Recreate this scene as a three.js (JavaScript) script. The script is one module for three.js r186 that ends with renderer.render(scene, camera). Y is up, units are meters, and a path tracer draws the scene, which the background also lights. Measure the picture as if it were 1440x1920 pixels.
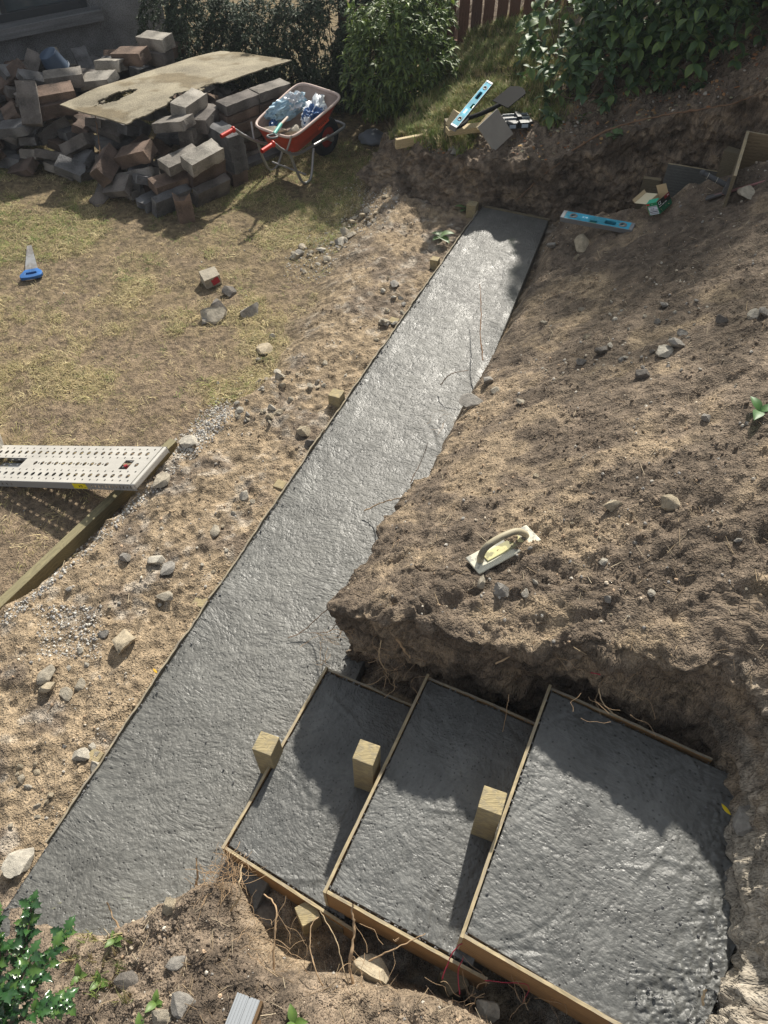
import * as THREE from 'three';
import { RoundedBoxGeometry } from 'three/addons/geometries/RoundedBoxGeometry.js';
import { mergeGeometries, mergeVertices, toCreasedNormals } from 'three/addons/utils/BufferGeometryUtils.js';

// ---------- camera, sky, sun, exposure ----------
const scene = new THREE.Scene();
const CAMH = 3.7, PITCH = 50 * Math.PI / 180, FPX = 1445;
const camera = new THREE.PerspectiveCamera(2 * Math.atan(960 / FPX) * 180 / Math.PI, 0.75, 0.05, 400);
camera.position.set(0, CAMH, 0);
camera.rotation.set(-PITCH, 0, 0);
const SUN_AZ = 18 * Math.PI / 180, SUN_EL = 39 * Math.PI / 180;
const SUN = new THREE.Vector3(Math.sin(SUN_AZ) * Math.cos(SUN_EL), Math.sin(SUN_EL), -Math.cos(SUN_AZ) * Math.cos(SUN_EL));
{ // hazy bright daylight sky
  const w = 512, h = 256, d = new Float32Array(w * h * 4), dir = new THREE.Vector3();
  for (let y = 0, k = 0; y < h; y++) for (let x = 0; x < w; x++, k += 4) {
    const ph = (x + 0.5) / w * Math.PI * 2, el = ((y + 0.5) / h - 0.5) * Math.PI; dir.set(-Math.cos(el) * Math.cos(ph), Math.sin(el), -Math.cos(el) * Math.sin(ph)).multiplyScalar(1);
    const u = (x + 0.5) / w - 0.5; dir.set(Math.cos(u * Math.PI * 2) * Math.cos(el), Math.sin(el), Math.sin(u * Math.PI * 2) * Math.cos(el));
    const c = Math.max(-1, Math.min(1, dir.dot(SUN))), a = Math.acos(c), up = Math.max(0, dir.y), g = Math.pow(1 - up, 2), glow = 1.6 * Math.exp(-a * a / 0.05) + 0.45 * Math.exp(-a * a / 0.35), dn = dir.y < 0 ? Math.max(0, 1 + dir.y * 6) : 1;
    d[k] = (0.22 + 0.23 * g + glow) * dn; d[k + 1] = (0.245 + 0.215 * g + glow * 0.97) * dn; d[k + 2] = (0.285 + 0.2 * g + glow * 0.9) * dn; d[k + 3] = 1;
  }
  const t = new THREE.DataTexture(d, w, h, THREE.RGBAFormat, THREE.FloatType); t.mapping = THREE.EquirectangularReflectionMapping; t.magFilter = THREE.LinearFilter; t.needsUpdate = true;
  scene.background = t; scene.environment = t;
}
const sun = new THREE.DirectionalLight(new THREE.Color(1, 0.94, 0.84), 4.9);
sun.name = 'sun'; sun.position.copy(SUN).multiplyScalar(40); sun.castShadow = true; sun.shadow.radius = 3;
Object.assign(sun.shadow.camera, { left: -14, right: 14, top: 14, bottom: -14, near: 1, far: 90 }); sun.shadow.mapSize.set(4096, 4096);
sun.target.position.set(0, 0, -5); sun.position.add(sun.target.position); scene.add(sun, sun.target);
const renderer = new THREE.WebGLRenderer({ antialias: true });
renderer.toneMapping = THREE.LinearToneMapping; renderer.toneMappingExposure = 1.3; renderer.shadowMap.enabled = true;

// ---------- helpers ----------
function rngOf(s) { return () => { s = (s + 0x6d2b79f5) | 0; let t = Math.imul(s ^ (s >>> 15), 1 | s); t = (t + Math.imul(t ^ (t >>> 7), 61 | t)) ^ t; return ((t ^ (t >>> 14)) >>> 0) / 4294967296; }; }
let R = rngOf(11);
const rr = (a, b) => a + (b - a) * R();
const lerp = (a, b, t) => a + (b - a) * t, clamp = (v, a = 0, b = 1) => Math.min(b, Math.max(a, v));
const sst = (a, b, v) => { const t = clamp((v - a) / (b - a)); return t * t * (3 - 2 * t); };
const V = (x, y, z) => new THREE.Vector3(x, y, z);
const hash = (x, y, z) => { let h = Math.imul(x, 374761393) ^ Math.imul(y, 668265263) ^ Math.imul(z, 2147483647 ^ 0x5bd1e995); h = Math.imul(h ^ (h >>> 13), 1274126177); return ((h ^ (h >>> 16)) >>> 0) / 4294967296; };
const fade = (t) => t * t * t * (t * (t * 6 - 15) + 10);
function n2(x, y, s = 0, p = 0, q = p) {              // value noise, -1..1, period p
  let xi = Math.floor(x), yi = Math.floor(y); const u = fade(x - xi), v = fade(y - yi);
  let x1 = xi + 1, y1 = yi + 1;
  if (p) { xi = ((xi % p) + p) % p; yi = ((yi % q) + q) % q; x1 = ((x1 % p) + p) % p; y1 = ((y1 % q) + q) % q; }
  const a = hash(xi, yi, s), b = hash(x1, yi, s), c = hash(xi, y1, s), d = hash(x1, y1, s);
  return (a + (b - a) * u + (c - a + (a - b - c + d) * u) * v) * 2 - 1;
}
function fbm(x, y, o = 4, s = 0, p = 0, q = p) { let a = 0.5, r = 0, f = 1; for (let i = 0; i < o; i++) { r += a * n2(x * f, y * f, s + i * 7, p ? p * f : 0, q ? q * f : 0); a *= 0.5; f *= 2; } return r; }
function n3(x, y, z, s = 0) {
  const xi = Math.floor(x), yi = Math.floor(y), zi = Math.floor(z), u = fade(x - xi), v = fade(y - yi), w = fade(z - zi);
  const g = (i, j, k) => hash(xi + i, yi + j, (zi + k) * 131 + s);
  const l = (a, b, t) => a + (b - a) * t;
  return l(l(l(g(0, 0, 0), g(1, 0, 0), u), l(g(0, 1, 0), g(1, 1, 0), u), v), l(l(g(0, 0, 1), g(1, 0, 1), u), l(g(0, 1, 1), g(1, 1, 1), u), v), w) * 2 - 1;
}
function fbm3(x, y, z, o = 3, s = 0) { let a = 0.5, r = 0, f = 1; for (let i = 0; i < o; i++) { r += a * n3(x * f, y * f, z * f, s + i * 13); a *= 0.5; f *= 2; } return r; }
const SP = Math.sin(PITCH), CP = Math.cos(PITCH);
function at(u, v, y) {                          // the point at height y that stands at this place of the photograph
  const a = (u - 720) / FPX, b = (v - 960) / FPX, t = (CAMH - y) / (SP + b * CP);
  return V(a * t, y, -(CP - b * SP) * t);
}
const names = {};
function numbered(n) { const k = names[n] = (names[n] ?? -1) + 1; return k ? `${n}_${String(k).padStart(3, '0')}` : n; }
function tag(o, label, category, group, kind) { Object.assign(o.userData, { label, category }); if (group) o.userData.group = group; if (kind) o.userData.kind = kind; return o; }
function thing(name, label, category, pos, ry = 0, group) { const o = new THREE.Group(); o.name = numbered(name); scene.add(o); if (pos) o.position.copy(pos); o.rotation.y = ry; return tag(o, label, category, group); }
function mesh(name, g, m, parent = scene) { const o = new THREE.Mesh(g, m); o.name = parent === scene ? numbered(name) : name; o.castShadow = o.receiveShadow = true; parent.add(o); return o; }
function struct(name, g, m) { const o = mesh(name, g, m); o.userData.kind = 'structure'; return o; }
function merge(list) { return mergeGeometries(list.map((g) => { const h = g.index ? g.toNonIndexed() : g; for (const k of Object.keys(h.attributes)) if (!['position', 'normal', 'uv'].includes(k)) h.deleteAttribute(k); return h; })); }
const bx = (w, h, d, r = 0.003, seg = 1) => new RoundedBoxGeometry(w, h, d, seg, Math.min(r, w / 2.01, h / 2.01, d / 2.01));
function put(g, x = 0, y = 0, z = 0, rx = 0, ry = 0, rz = 0) { g.applyMatrix4(new THREE.Matrix4().compose(V(x, y, z), new THREE.Quaternion().setFromEuler(new THREE.Euler(rx, ry, rz, 'YXZ')), V(1, 1, 1))); return g; }
function boxUV(g, s = 1) {                      // metres, by the main direction of the face
  const h = g.index ? g.toNonIndexed() : g; h.computeVertexNormals; const p = h.attributes.position, n = h.attributes.normal, uv = new Float32Array(p.count * 2);
  for (let i = 0; i < p.count; i++) { const ax = Math.abs(n.getX(i)), ay = Math.abs(n.getY(i)), az = Math.abs(n.getZ(i)); let u, v;
    if (ay >= ax && ay >= az) { u = p.getX(i); v = p.getZ(i); } else if (ax >= az) { u = p.getZ(i); v = p.getY(i); } else { u = p.getX(i); v = p.getY(i); }
    uv[2 * i] = u / s; uv[2 * i + 1] = v / s; }
  h.setAttribute('uv', new THREE.BufferAttribute(uv, 2)); return h;
}
function tube(pts, r, seg = 8, n = 0, taper = 1) {
  const c = new THREE.CatmullRomCurve3(pts), N = n || pts.length * 4, g = new THREE.TubeGeometry(c, N, r, seg);
  if (taper !== 1) { const p = g.attributes.position, q = V(), w = V(); for (let i = 0; i <= N; i++) { c.getPointAt(i / N, q); const k = lerp(1, taper, i / N); for (let j = 0; j <= seg; j++) { const id = i * (seg + 1) + j; w.fromBufferAttribute(p, id).sub(q).multiplyScalar(k).add(q); p.setXYZ(id, w.x, w.y, w.z); } } }
  return g;
}
function gridGeo(nx, ny, f) {                   // f(i/nx, j/ny) -> [x,y,z,u,v,r,g,b]
  const P = new Float32Array((nx + 1) * (ny + 1) * 3), U = new Float32Array((nx + 1) * (ny + 1) * 2); let C = null; const I = [];
  let k = 0; for (let j = 0; j <= ny; j++) for (let i = 0; i <= nx; i++, k++) { const q = f(i / nx, j / ny, i, j); P.set([q[0], q[1], q[2]], k * 3); U.set([q[3], q[4]], k * 2); if (q.length > 5) { C ??= new Float32Array((nx + 1) * (ny + 1) * 3); C.set([q[5], q[6], q[7]], k * 3); } }
  const idx = new Uint32Array(nx * ny * 6); let m = 0;
  for (let j = 0; j < ny; j++) for (let i = 0; i < nx; i++) { const a = j * (nx + 1) + i, b = a + 1, c = a + nx + 1, d = c + 1; idx[m++] = a; idx[m++] = b; idx[m++] = d; idx[m++] = a; idx[m++] = d; idx[m++] = c; }
  const g = new THREE.BufferGeometry(); g.setAttribute('position', new THREE.BufferAttribute(P, 3)); g.setAttribute('uv', new THREE.BufferAttribute(U, 2)); if (C) g.setAttribute('color', new THREE.BufferAttribute(C, 3));
  g.setIndex(new THREE.BufferAttribute(idx, 1)); g.computeVertexNormals(); return g;
}
// ---------- textures ----------
const enc = (v) => Math.round(255 * Math.pow(clamp(v), 1 / 2.2));
function tex(n, f, srgb = true, rep) {          // f(u, v) -> value or [r, g, b], linear
  const d = new Uint8Array(n * n * 4);
  for (let y = 0, k = 0; y < n; y++) for (let x = 0; x < n; x++, k += 4) { let c = f(x / n, y / n, x, y); if (typeof c === 'number') c = [c, c, c]; for (let i = 0; i < 3; i++) d[k + i] = srgb ? enc(c[i]) : Math.round(255 * clamp(c[i])); d[k + 3] = 255; }
  const t = new THREE.DataTexture(d, n, n); t.wrapS = t.wrapT = THREE.RepeatWrapping; t.magFilter = THREE.LinearFilter; t.minFilter = THREE.LinearMipmapLinearFilter; t.generateMipmaps = true; if (srgb) t.colorSpace = THREE.SRGBColorSpace; if (rep) t.repeat.set(rep, rep); t.needsUpdate = true; return t;
}
function worley(x, y, p, s) { const xi = Math.floor(x), yi = Math.floor(y); let b = 9, id = 0; for (let j = -1; j <= 1; j++) for (let i = -1; i <= 1; i++) { const cx = xi + i, cy = yi + j, hx = ((cx % p) + p) % p, hy = ((cy % p) + p) % p; const dx = cx + hash(hx, hy, s) - x, dy = cy + hash(hx, hy, s + 1) - y, d = dx * dx + dy * dy; if (d < b) { b = d; id = hash(hx, hy, s + 2); } } return [Math.sqrt(b), id]; }
const std = (o) => new THREE.MeshStandardMaterial(o);
const phys = (o) => new THREE.MeshPhysicalMaterial(o);
const lin = (r, g, b) => new THREE.Color().setRGB(r, g, b);

// soil: crumbs of several sizes on fine dust
const soilField = new Float32Array(1024 * 1024);
const soilMap = tex(1024, (u, v, x, y) => {
  const [d1, i1] = worley(u * 60, v * 60, 60, 3), [d2, i2] = worley(u * 140, v * 140, 140, 9);
  const c1 = i1 > 0.55 ? sst(0.45, 0.1, d1) : 0, c2 = i2 > 0.4 ? sst(0.5, 0.1, d2) : 0, f = fbm(u * 24, v * 24, 5, 5, 24);
  soilField[y * 1024 + x] = clamp(0.35 + 0.35 * c1 * i1 + 0.2 * c2 + 0.45 * f);
  const g = 0.7 + 0.5 * f + 0.24 * n2(u * 256, v * 256, 8, 256) + 0.2 * c2 * (i2 - 0.5) + (i1 > 0.93 ? 0.3 * c1 : 0) + (i1 < 0.62 ? -0.16 * c1 : 0);
  return [g, g * 0.99, g * 0.97];
});
const soilBump = tex(1024, (u, v, x, y) => soilField[y * 1024 + x], false);
const soilMat = std({ vertexColors: true, map: soilMap, bumpMap: soilBump, bumpScale: 0.024, roughness: 0.97 });

// wet concrete, dragged by the float
const conH = new Float32Array(1024 * 1024), conP = new Float32Array(1024 * 1024);
for (let y = 0, k = 0; y < 1024; y++) for (let x = 0; x < 1024; x++, k++) {
  const u = x / 1024, v = y / 1024, wx = 0.05 * fbm(u * 3, v * 3, 3, 5, 3), wy = 0.09 * fbm(u * 3, v * 3, 3, 6, 3), m = sst(-0.25, 0.25, fbm(u * 4, v * 4, 2, 9, 4));
  const r1 = fbm((u + wx) * 18, (v + wy) * 60, 4, 4, 18, 60), r2 = fbm((u + wy) * 44, (v + wx) * 24, 4, 14, 44, 24), f = fbm(u * 70, v * 70, 4, 21, 70);
  const [d, id] = worley(u * 40, v * 40, 40, 108), pit = id > 0.86 ? sst(0.3, 0.08, d) : 0; conP[k] = pit;
  conH[k] = 0.55 + 0.5 * lerp(r2, r1, m) + 0.45 * f - 0.4 * pit;
}
const concreteTex = (mode) => tex(1024, (u, v, x, y) => {
  const k = y * 1024 + x; if (mode === 'bump') return conH[k];
  if (mode === 'rough') return clamp(0.49 + 0.16 * fbm(u * 12, v * 12, 4, 33, 12) + 0.25 * (conH[k] - 0.55));
  const c = 0.66 + 0.2 * fbm(u * 5, v * 5, 4, 12, 5) + 0.3 * (conH[k] - 0.55) - 0.3 * conP[k]; return [c, c * 0.99, c * 0.965];
}, mode === 'map');
const conMap = concreteTex('map'), conBump = concreteTex('bump'), conRough = concreteTex('rough');
const conMat = (c, bump) => std({ color: c, map: conMap, bumpMap: conBump, bumpScale: bump, roughnessMap: conRough, roughness: 1.0, vertexColors: true });
const pathMat = conMat(lin(0.2, 0.2, 0.19), 0.004), slabMat = conMat(lin(0.155, 0.159, 0.155), 0.0032);

// wood: grain along u
const woodMap = tex(512, (u, v) => { const w = fbm(u * 2, v * 8, 3, 61, 2 * 0 + 0); const g = 0.5 + 0.5 * Math.sin((v * 22 + fbm(u * 3, v * 6, 3, 62, 3) * 5) * 6.283); const c = 0.68 + 0.16 * g + 0.2 * fbm(u * 8, v * 128, 3, 63, 8) + 0.06 * w; return [c, c * 0.97, c * 0.9]; });
const splashMap = tex(512, (u, v) => { const g = 0.5 + 0.5 * Math.sin((v * 14 + fbm(u * 3, v * 6, 3, 62, 3) * 4) * 6.283), c = 0.66 + 0.14 * g + 0.24 * fbm(u * 8, v * 96, 3, 63, 8, 96), k = 0.45 * sst(0.05, 0.3, fbm(u * 16, v * 16, 4, 66, 16)); return [lerp(c, 0.5, k), lerp(c * 0.97, 0.52, k), lerp(c * 0.9, 0.62, k)]; });
const woodMat = (r, g, b, rough = 0.8) => std({ color: lin(r, g, b), map: woodMap, bumpMap: woodMap, bumpScale: 0.0012, roughness: rough });
const plyMat = woodMat(0.42, 0.25, 0.11), plyEdge = std({ color: lin(0.56, 0.47, 0.31), map: splashMap, bumpMap: splashMap, bumpScale: 0.003, roughness: 0.85 }), pegMat = std({ color: lin(0.5, 0.42, 0.25), map: splashMap, bumpMap: woodMap, bumpScale: 0.003, roughness: 0.85 }), edgeMat = std({ color: lin(0.42, 0.37, 0.28), map: splashMap, roughness: 0.9 }), paleWood = woodMat(0.66, 0.55, 0.34), greenWood = woodMat(0.3, 0.27, 0.16), darkPly = woodMat(0.22, 0.19, 0.13);

// ---------- the lie of the land ----------
function poly(list) { const p = list.map(([u, v, y, e]) => { const q = at(u, v, y); return [q.x, -q.z, e ?? 0.1]; }); return p; }
function sd(P, x, f) {                          // signed distance, + inside; also the edge width there
  let best = 1e9, e = 0.1, inside = false;
  for (let i = 0, j = P.length - 1; i < P.length; j = i++) {
    const a = P[j], b = P[i], dx = b[0] - a[0], dy = b[1] - a[1], t = clamp(((x - a[0]) * dx + (f - a[1]) * dy) / (dx * dx + dy * dy + 1e-12)), qx = a[0] + dx * t - x, qy = a[1] + dy * t - f, d = qx * qx + qy * qy;
    if (d < best) { best = d; e = a[2] + (b[2] - a[2]) * t; }
    if ((a[1] > f) !== (b[1] > f) && x < (b[0] - a[0]) * (f - a[1]) / (b[1] - a[1]) + a[0]) inside = !inside;
  }
  return [(inside ? 1 : -1) * Math.sqrt(best), e];
}
function box2(P) { let a = 1e9, b = -1e9, c = 1e9, d = -1e9; for (const p of P) { a = Math.min(a, p[0]); b = Math.max(b, p[0]); c = Math.min(c, p[1]); d = Math.max(d, p[1]); } return [a - 0.8, b + 0.8, c - 0.8, d + 0.8]; }
const inBox = (B, x, f) => x > B[0] && x < B[1] && f > B[2] && f < B[3];
function tps(list, lambda = 0.02) {             // smooth surface through points
  const p = list.map(([u, v, y]) => { const q = at(u, v, y); return [q.x, -q.z, y]; }), n = p.length, N = n + 3, A = [], phi = (r2) => (r2 < 1e-9 ? 0 : 0.5 * r2 * Math.log(r2));
  for (let i = 0; i < N; i++) { A.push(new Float64Array(N + 1)); }
  for (let i = 0; i < n; i++) { for (let j = 0; j < n; j++) A[i][j] = phi((p[i][0] - p[j][0]) ** 2 + (p[i][1] - p[j][1]) ** 2) + (i === j ? lambda : 0); A[i][n] = A[n][i] = 1; A[i][n + 1] = A[n + 1][i] = p[i][0]; A[i][n + 2] = A[n + 2][i] = p[i][1]; A[i][N] = p[i][2]; }
  for (let c = 0; c < N; c++) { let m = c; for (let r = c + 1; r < N; r++) if (Math.abs(A[r][c]) > Math.abs(A[m][c])) m = r; const t = A[c]; A[c] = A[m]; A[m] = t; for (let r = 0; r < N; r++) if (r !== c) { const k = A[r][c] / A[c][c]; if (k) for (let q = c; q <= N; q++) A[r][q] -= k * A[c][q]; } }
  const w = A.map((row, i) => row[N] / row[i]);
  return (x, f) => { let s = w[n] + w[n + 1] * x + w[n + 2] * f; for (let i = 0; i < n; i++) s += w[i] * phi((x - p[i][0]) ** 2 + (f - p[i][1]) ** 2); return s; };
}
// the earth island right of the path: its upper edge [u, v, height, width of the slope]
const islandTop = [[1040, 418, 0.07, 0.06], [1012, 470, 0.08, 0.07], [985, 545, 0.1, 0.08], [945, 610, 0.12, 0.08], [905, 680, 0.15, 0.08], [865, 740, 0.2, 0.08], [845, 800, 0.27, 0.07], [822, 850, 0.3, 0.06], [775, 910, 0.36, 0.06], [735, 975, 0.44, 0.06], [700, 1030, 0.52, 0.06], [668, 1085, 0.54, 0.05],
  [630, 1128, 0.52, 0.05], [700, 1146, 0.68, 0.05], [800, 1172, 0.75, 0.05], [900, 1190, 0.78, 0.05], [1000, 1205, 0.8, 0.05], [1100, 1210, 0.84, 0.05], [1250, 1235, 0.9, 0.05], [1360, 1252, 0.94, 0.05], [1440, 1300, 0.98, 0.05], [1480, 1380, 0.98, 0.05], [1500, 1500, 0.95, 0.05], [1500, 1650, 0.9, 0.05], [1490, 1780, 0.85, 0.05], [1455, 1880, 0.75, 0.05], [1400, 1980, 0.66, 0.05], [1320, 2080, 0.6, 0.05]];
const islandFar = [[1440, 285, 1.02, 0.12], [1370, 307, 0.9, 0.1], [1300, 328, 0.76, 0.1], [1200, 374, 0.55, 0.1], [1100, 398, 0.3, 0.08]];
const island = [...poly(islandTop), [1.9, -0.8, 0.1], [4.6, -0.8, 0.1], [4.8, 3, 0.1], [4.4, 6.2, 0.2], ...poly(islandFar)], islandBox = box2(island);
const islandY = tps([[1035, 418, 0.07], [985, 545, 0.1], [905, 680, 0.16], [845, 790, 0.28], [770, 910, 0.4], [690, 1040, 0.54], [640, 1125, 0.55], [720, 1130, 0.7], [800, 1172, 0.77], [1000, 1205, 0.82], [1250, 1235, 0.92], [1440, 1290, 1.0], [1500, 1600, 0.92], [1440, 1900, 0.75], [940, 1040, 0.84], [1200, 950, 1.0], [1400, 1000, 1.14], [1000, 750, 0.6], [1200, 700, 0.86], [1420, 700, 1.18], [1120, 470, 0.38], [1240, 420, 0.55], [1330, 360, 0.78], [1430, 300, 1.0], [1200, 376, 0.54], [1100, 400, 0.3], [1430, 480, 1.08], [1700, 700, 1.5], [1700, 1200, 1.35]]);
// the bank behind, under hedge and fence
const backFront = [[722, 268, 0.12, 0.05], [760, 284, 0.2, 0.05], [830, 292, 0.3, 0.05], [900, 303, 0.36, 0.05], [960, 303, 0.42, 0.05], [1050, 296, 0.5, 0.05], [1150, 280, 0.62, 0.05], [1250, 246, 0.82, 0.05], [1340, 205, 1.05, 0.05], [1440, 165, 1.3, 0.05], [1640, 100, 1.7, 0.05]];
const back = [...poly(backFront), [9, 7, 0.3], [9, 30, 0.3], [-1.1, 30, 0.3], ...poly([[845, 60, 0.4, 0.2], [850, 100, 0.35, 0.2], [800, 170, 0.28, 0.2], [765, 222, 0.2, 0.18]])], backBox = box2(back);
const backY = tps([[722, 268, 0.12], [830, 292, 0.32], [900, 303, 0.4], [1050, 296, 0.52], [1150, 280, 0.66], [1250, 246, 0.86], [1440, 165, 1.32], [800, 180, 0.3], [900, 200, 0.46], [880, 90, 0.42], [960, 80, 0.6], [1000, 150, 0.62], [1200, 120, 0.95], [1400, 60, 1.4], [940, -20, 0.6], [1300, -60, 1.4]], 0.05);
// the bank under the photographer
const nearTop = [[-20, 1625, 0.0, 0.06], [44, 1656, 0.02, 0.06], [72, 1702, 0.05, 0.06], [110, 1728, 0.07, 0.07], [190, 1742, 0.12, 0.08], [260, 1716, 0.2, 0.08], [320, 1672, 0.26, 0.08], [372, 1640, 0.3, 0.07], [425, 1640, 0.3, 0.07], [470, 1730, 0.26, 0.1], [520, 1790, 0.22, 0.1], [600, 1812, 0.24, 0.1], [680, 1816, 0.28, 0.09], [760, 1838, 0.32, 0.09], [850, 1862, 0.34, 0.08], [930, 1912, 0.36, 0.08], [1080, 2020, 0.4, 0.08]];
const near = [...poly(nearTop), [1.2, -0.6, 0.1], [1.2, -3, 0.1], [-4, -3, 0.1], [-4, 0.1, 0.1], ...poly([[-80, 1640, 0, 0.06]])], nearBox = box2(near);
const nearY = tps([[30, 1672, -0.02], [190, 1742, 0.1], [320, 1672, 0.28], [425, 1640, 0.32], [520, 1790, 0.26], [680, 1816, 0.32], [850, 1862, 0.4], [1000, 1940, 0.44], [120, 1860, 0.18], [300, 1800, 0.36], [420, 1860, 0.42], [650, 1900, 0.42], [300, 1960, 0.36], [800, 2050, 0.5], [0, 1950, 0.1]], 0.05);
// old ledge between the worked strip and the lawn
const strip = [...poly([[-60, 1190, -0.1, 0.05], [0, 1152, -0.1, 0.05], [60, 1098, -0.1, 0.05], [150, 1030, -0.1, 0.05], [245, 938, -0.1, 0.05], [318, 860, -0.1, 0.05], [372, 800, -0.12, 0.08], [440, 745, -0.14, 0.12], [520, 690, -0.16, 0.25], [600, 560, -0.2, 0.35], [680, 430, -0.2, 0.35], [716, 300, -0.2, 0.25]]), [0.5, 7.2, 0.2], [3.2, 6.9, 0.2], [8, 6.9, 0.2], [8, -6, 0.2], [-7, -6, 0.2]], stripBox = [-99, 99, -99, 99];
// the path
const pA = at(45, 1650, 0), pB = at(905, 385, 0), pC = at(1034, 405, 0);
const pdir = V().subVectors(pB, pA).normalize(), pside = V(-pdir.z, 0, pdir.x), pLen = pA.distanceTo(pB) + 0.45, pStart = pA.clone().addScaledVector(pdir, -0.45);
const farW = V().subVectors(pC, pB).dot(pside);
function pathPt(t, s, y = 0) { const bow = -0.03 * Math.sin(Math.PI * t), w = lerp(1.05, farW, Math.pow(t, 1.5)); return pStart.clone().addScaledVector(pdir, t * pLen).addScaledVector(pside, bow + s * w).setY(y); }
function pathSD(x, f) { const dx = x - pStart.x, dz = -f - pStart.z, t = (dx * pdir.x + dz * pdir.z) / pLen, s = dx * pside.x + dz * pside.z - (-0.03 * Math.sin(Math.PI * clamp(t))); return Math.min(s + 0.005, t * pLen + 0.1, pLen * (1 - t) + 0.02, lerp(1.05, farW, Math.pow(clamp(t), 1.5)) - s); }
// clods and drag marks of dug soil
function dug(x, f) { const a = x * 0.86 + f * 0.5, b = -x * 0.5 + f * 0.86, w = 0.12 * n2(x * 3, f * 3, 95), m = lerp(0.22, 0.9, sst(-0.12, 0.22, fbm(x * 1.5, f * 1.5, 3, 94))); return m * (0.034 * Math.abs(n2((a + w) * 6.5, (b - w) * 8.5, 96)) + 0.02 * Math.abs(n2((a - w) * 15, b * 19, 97)) + 0.014 * fbm(a * 4, b * 15, 2, 98) + 0.009 * Math.abs(n2(x * 36, f * 36, 99)) - 0.02); }
function tracks(x, f) {                         // prints of a digger's tracks
  let h = 0; for (const [ox, oy, a, w, l, k] of trackList) { const c = Math.cos(a), s = Math.sin(a), p = (x - ox) * c + (f - oy) * s, q = -(x - ox) * s + (f - oy) * c, m = sst(w, w * 0.75, Math.abs(q)) * sst(l, l * 0.8, Math.abs(p)); if (m > 0) h += m * k * (Math.sin((p + Math.abs(q) * 0.5) * 6.283 / 0.05) * 0.6 - 0.5) * (0.6 + 0.6 * n2(x * 7, f * 7, 77)); } return h;
}
const tk = (u, v, a, w, l, k = 0.007) => { const q = at(u, v, -0.1); return [q.x, -q.z, a, w, l, k]; };
const trackList = [tk(620, 640, 1.2, 0.12, 0.5), tk(700, 520, 1.3, 0.12, 0.5), tk(520, 770, 1.2, 0.12, 0.4), tk(370, 900, 1.15, 0.13, 0.5), tk(310, 1010, 1.3, 0.13, 0.35), tk(190, 1150, 1.0, 0.13, 0.4), tk(160, 1285, 0.5, 0.1, 0.2, 0.005), tk(600, 800, 1.2, 0.1, 0.3), tk(420, 1010, 0.9, 0.1, 0.25), tk(100, 1400, 0.8, 0.12, 0.3)];
const backFull = (x, f) => backY(x, f) + dug(x, f) + 0.06 * fbm(x * 0.9, f * 0.9, 3, 1) + 0.1 * fbm(x * 5, f * 5, 4, 2) + 0.035 * fbm(x * 22, f * 22, 3, 3);
const islandFull = (x, f) => islandY(x, f) + dug(x, f) + 0.03 * fbm(x * 0.9, f * 0.9, 3, 1) + 0.04 * fbm(x * 5, f * 5, 4, 2) + 0.02 * fbm(x * 22, f * 22, 3, 3);
function ground(x, f) {                         // -> height, weights: strip, island, back, near, steepness
  const w1 = n2(x * 3, f * 3, 21) * 0.05 + n2(x * 11, f * 11, 22) * 0.018;
  const [ds, es] = sd(strip, x, f), ws = sst(-es, es, ds + w1);
  const big = fbm(x * 0.9, f * 0.9, 3, 1), mid = fbm(x * 5, f * 5, 4, 2), fine = fbm(x * 22, f * 22, 3, 3);
  let y = lerp(-0.3 + 0.03 * big + 0.008 * mid, -0.06 + 0.05 * big * sst(0, 0.5, ds) + 0.045 * mid + 0.018 * fine + tracks(x, f) + 0.55 * dug(x, f), ws);
  const pd = pathSD(x, f); if (pd > -0.08) y = lerp(y, Math.min(y, -0.05), sst(-0.08, -0.01, pd)); if (pd > 0) y = Math.min(y, -0.08);
  let wi = 0, wb = 0, wn = 0, edge = 0, top = null;
  if (inBox(islandBox, x, f)) { const [d, e] = sd(island, x, f); if (d > -0.4) { const ribbon = e === 0.05; wi = ribbon ? sst(0.2, 0.27, d) : sst(-e, e, d + w1 * 0.8); edge = Math.max(edge, 1 - Math.abs(d) / 0.3); if (wi > 0 || d > 0) { const t = islandY(x, f) + 0.03 * big + 0.04 * mid + 0.02 * fine + dug(x, f); y = lerp(y, t, wi); if (ribbon && d > 0) { top = t; wi = 1; } } } }
  if (inBox(backBox, x, f)) { const [d, e] = sd(back, x, f); if (d > -0.5) { wb = e < 0.06 ? sst(0.2, 0.27, d) : sst(-e, e, d + w1 * 2); const t = backY(x, f) + dug(x, f) + 0.06 * big + 0.1 * mid + 0.035 * fine; if (wb > 0) y = lerp(y, Math.max(t, y), wb); if (e < 0.06 && d > 0) { top = t; wb = 1; } } }
  if (inBox(nearBox, x, f)) { const [d, e] = sd(near, x, f); if (d > -0.4) { wn = sst(-e, e, d + w1 * 0.7); const t = nearY(x, f) + 0.03 * big + 0.055 * mid + 0.028 * fine + dug(x, f); y = lerp(y, t, wn); } }
  return [y, ws, wi, wb, wn, big, mid, fine, pd, top ?? y];
}
const gy = (x, z) => ground(x, -z)[9];
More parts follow.
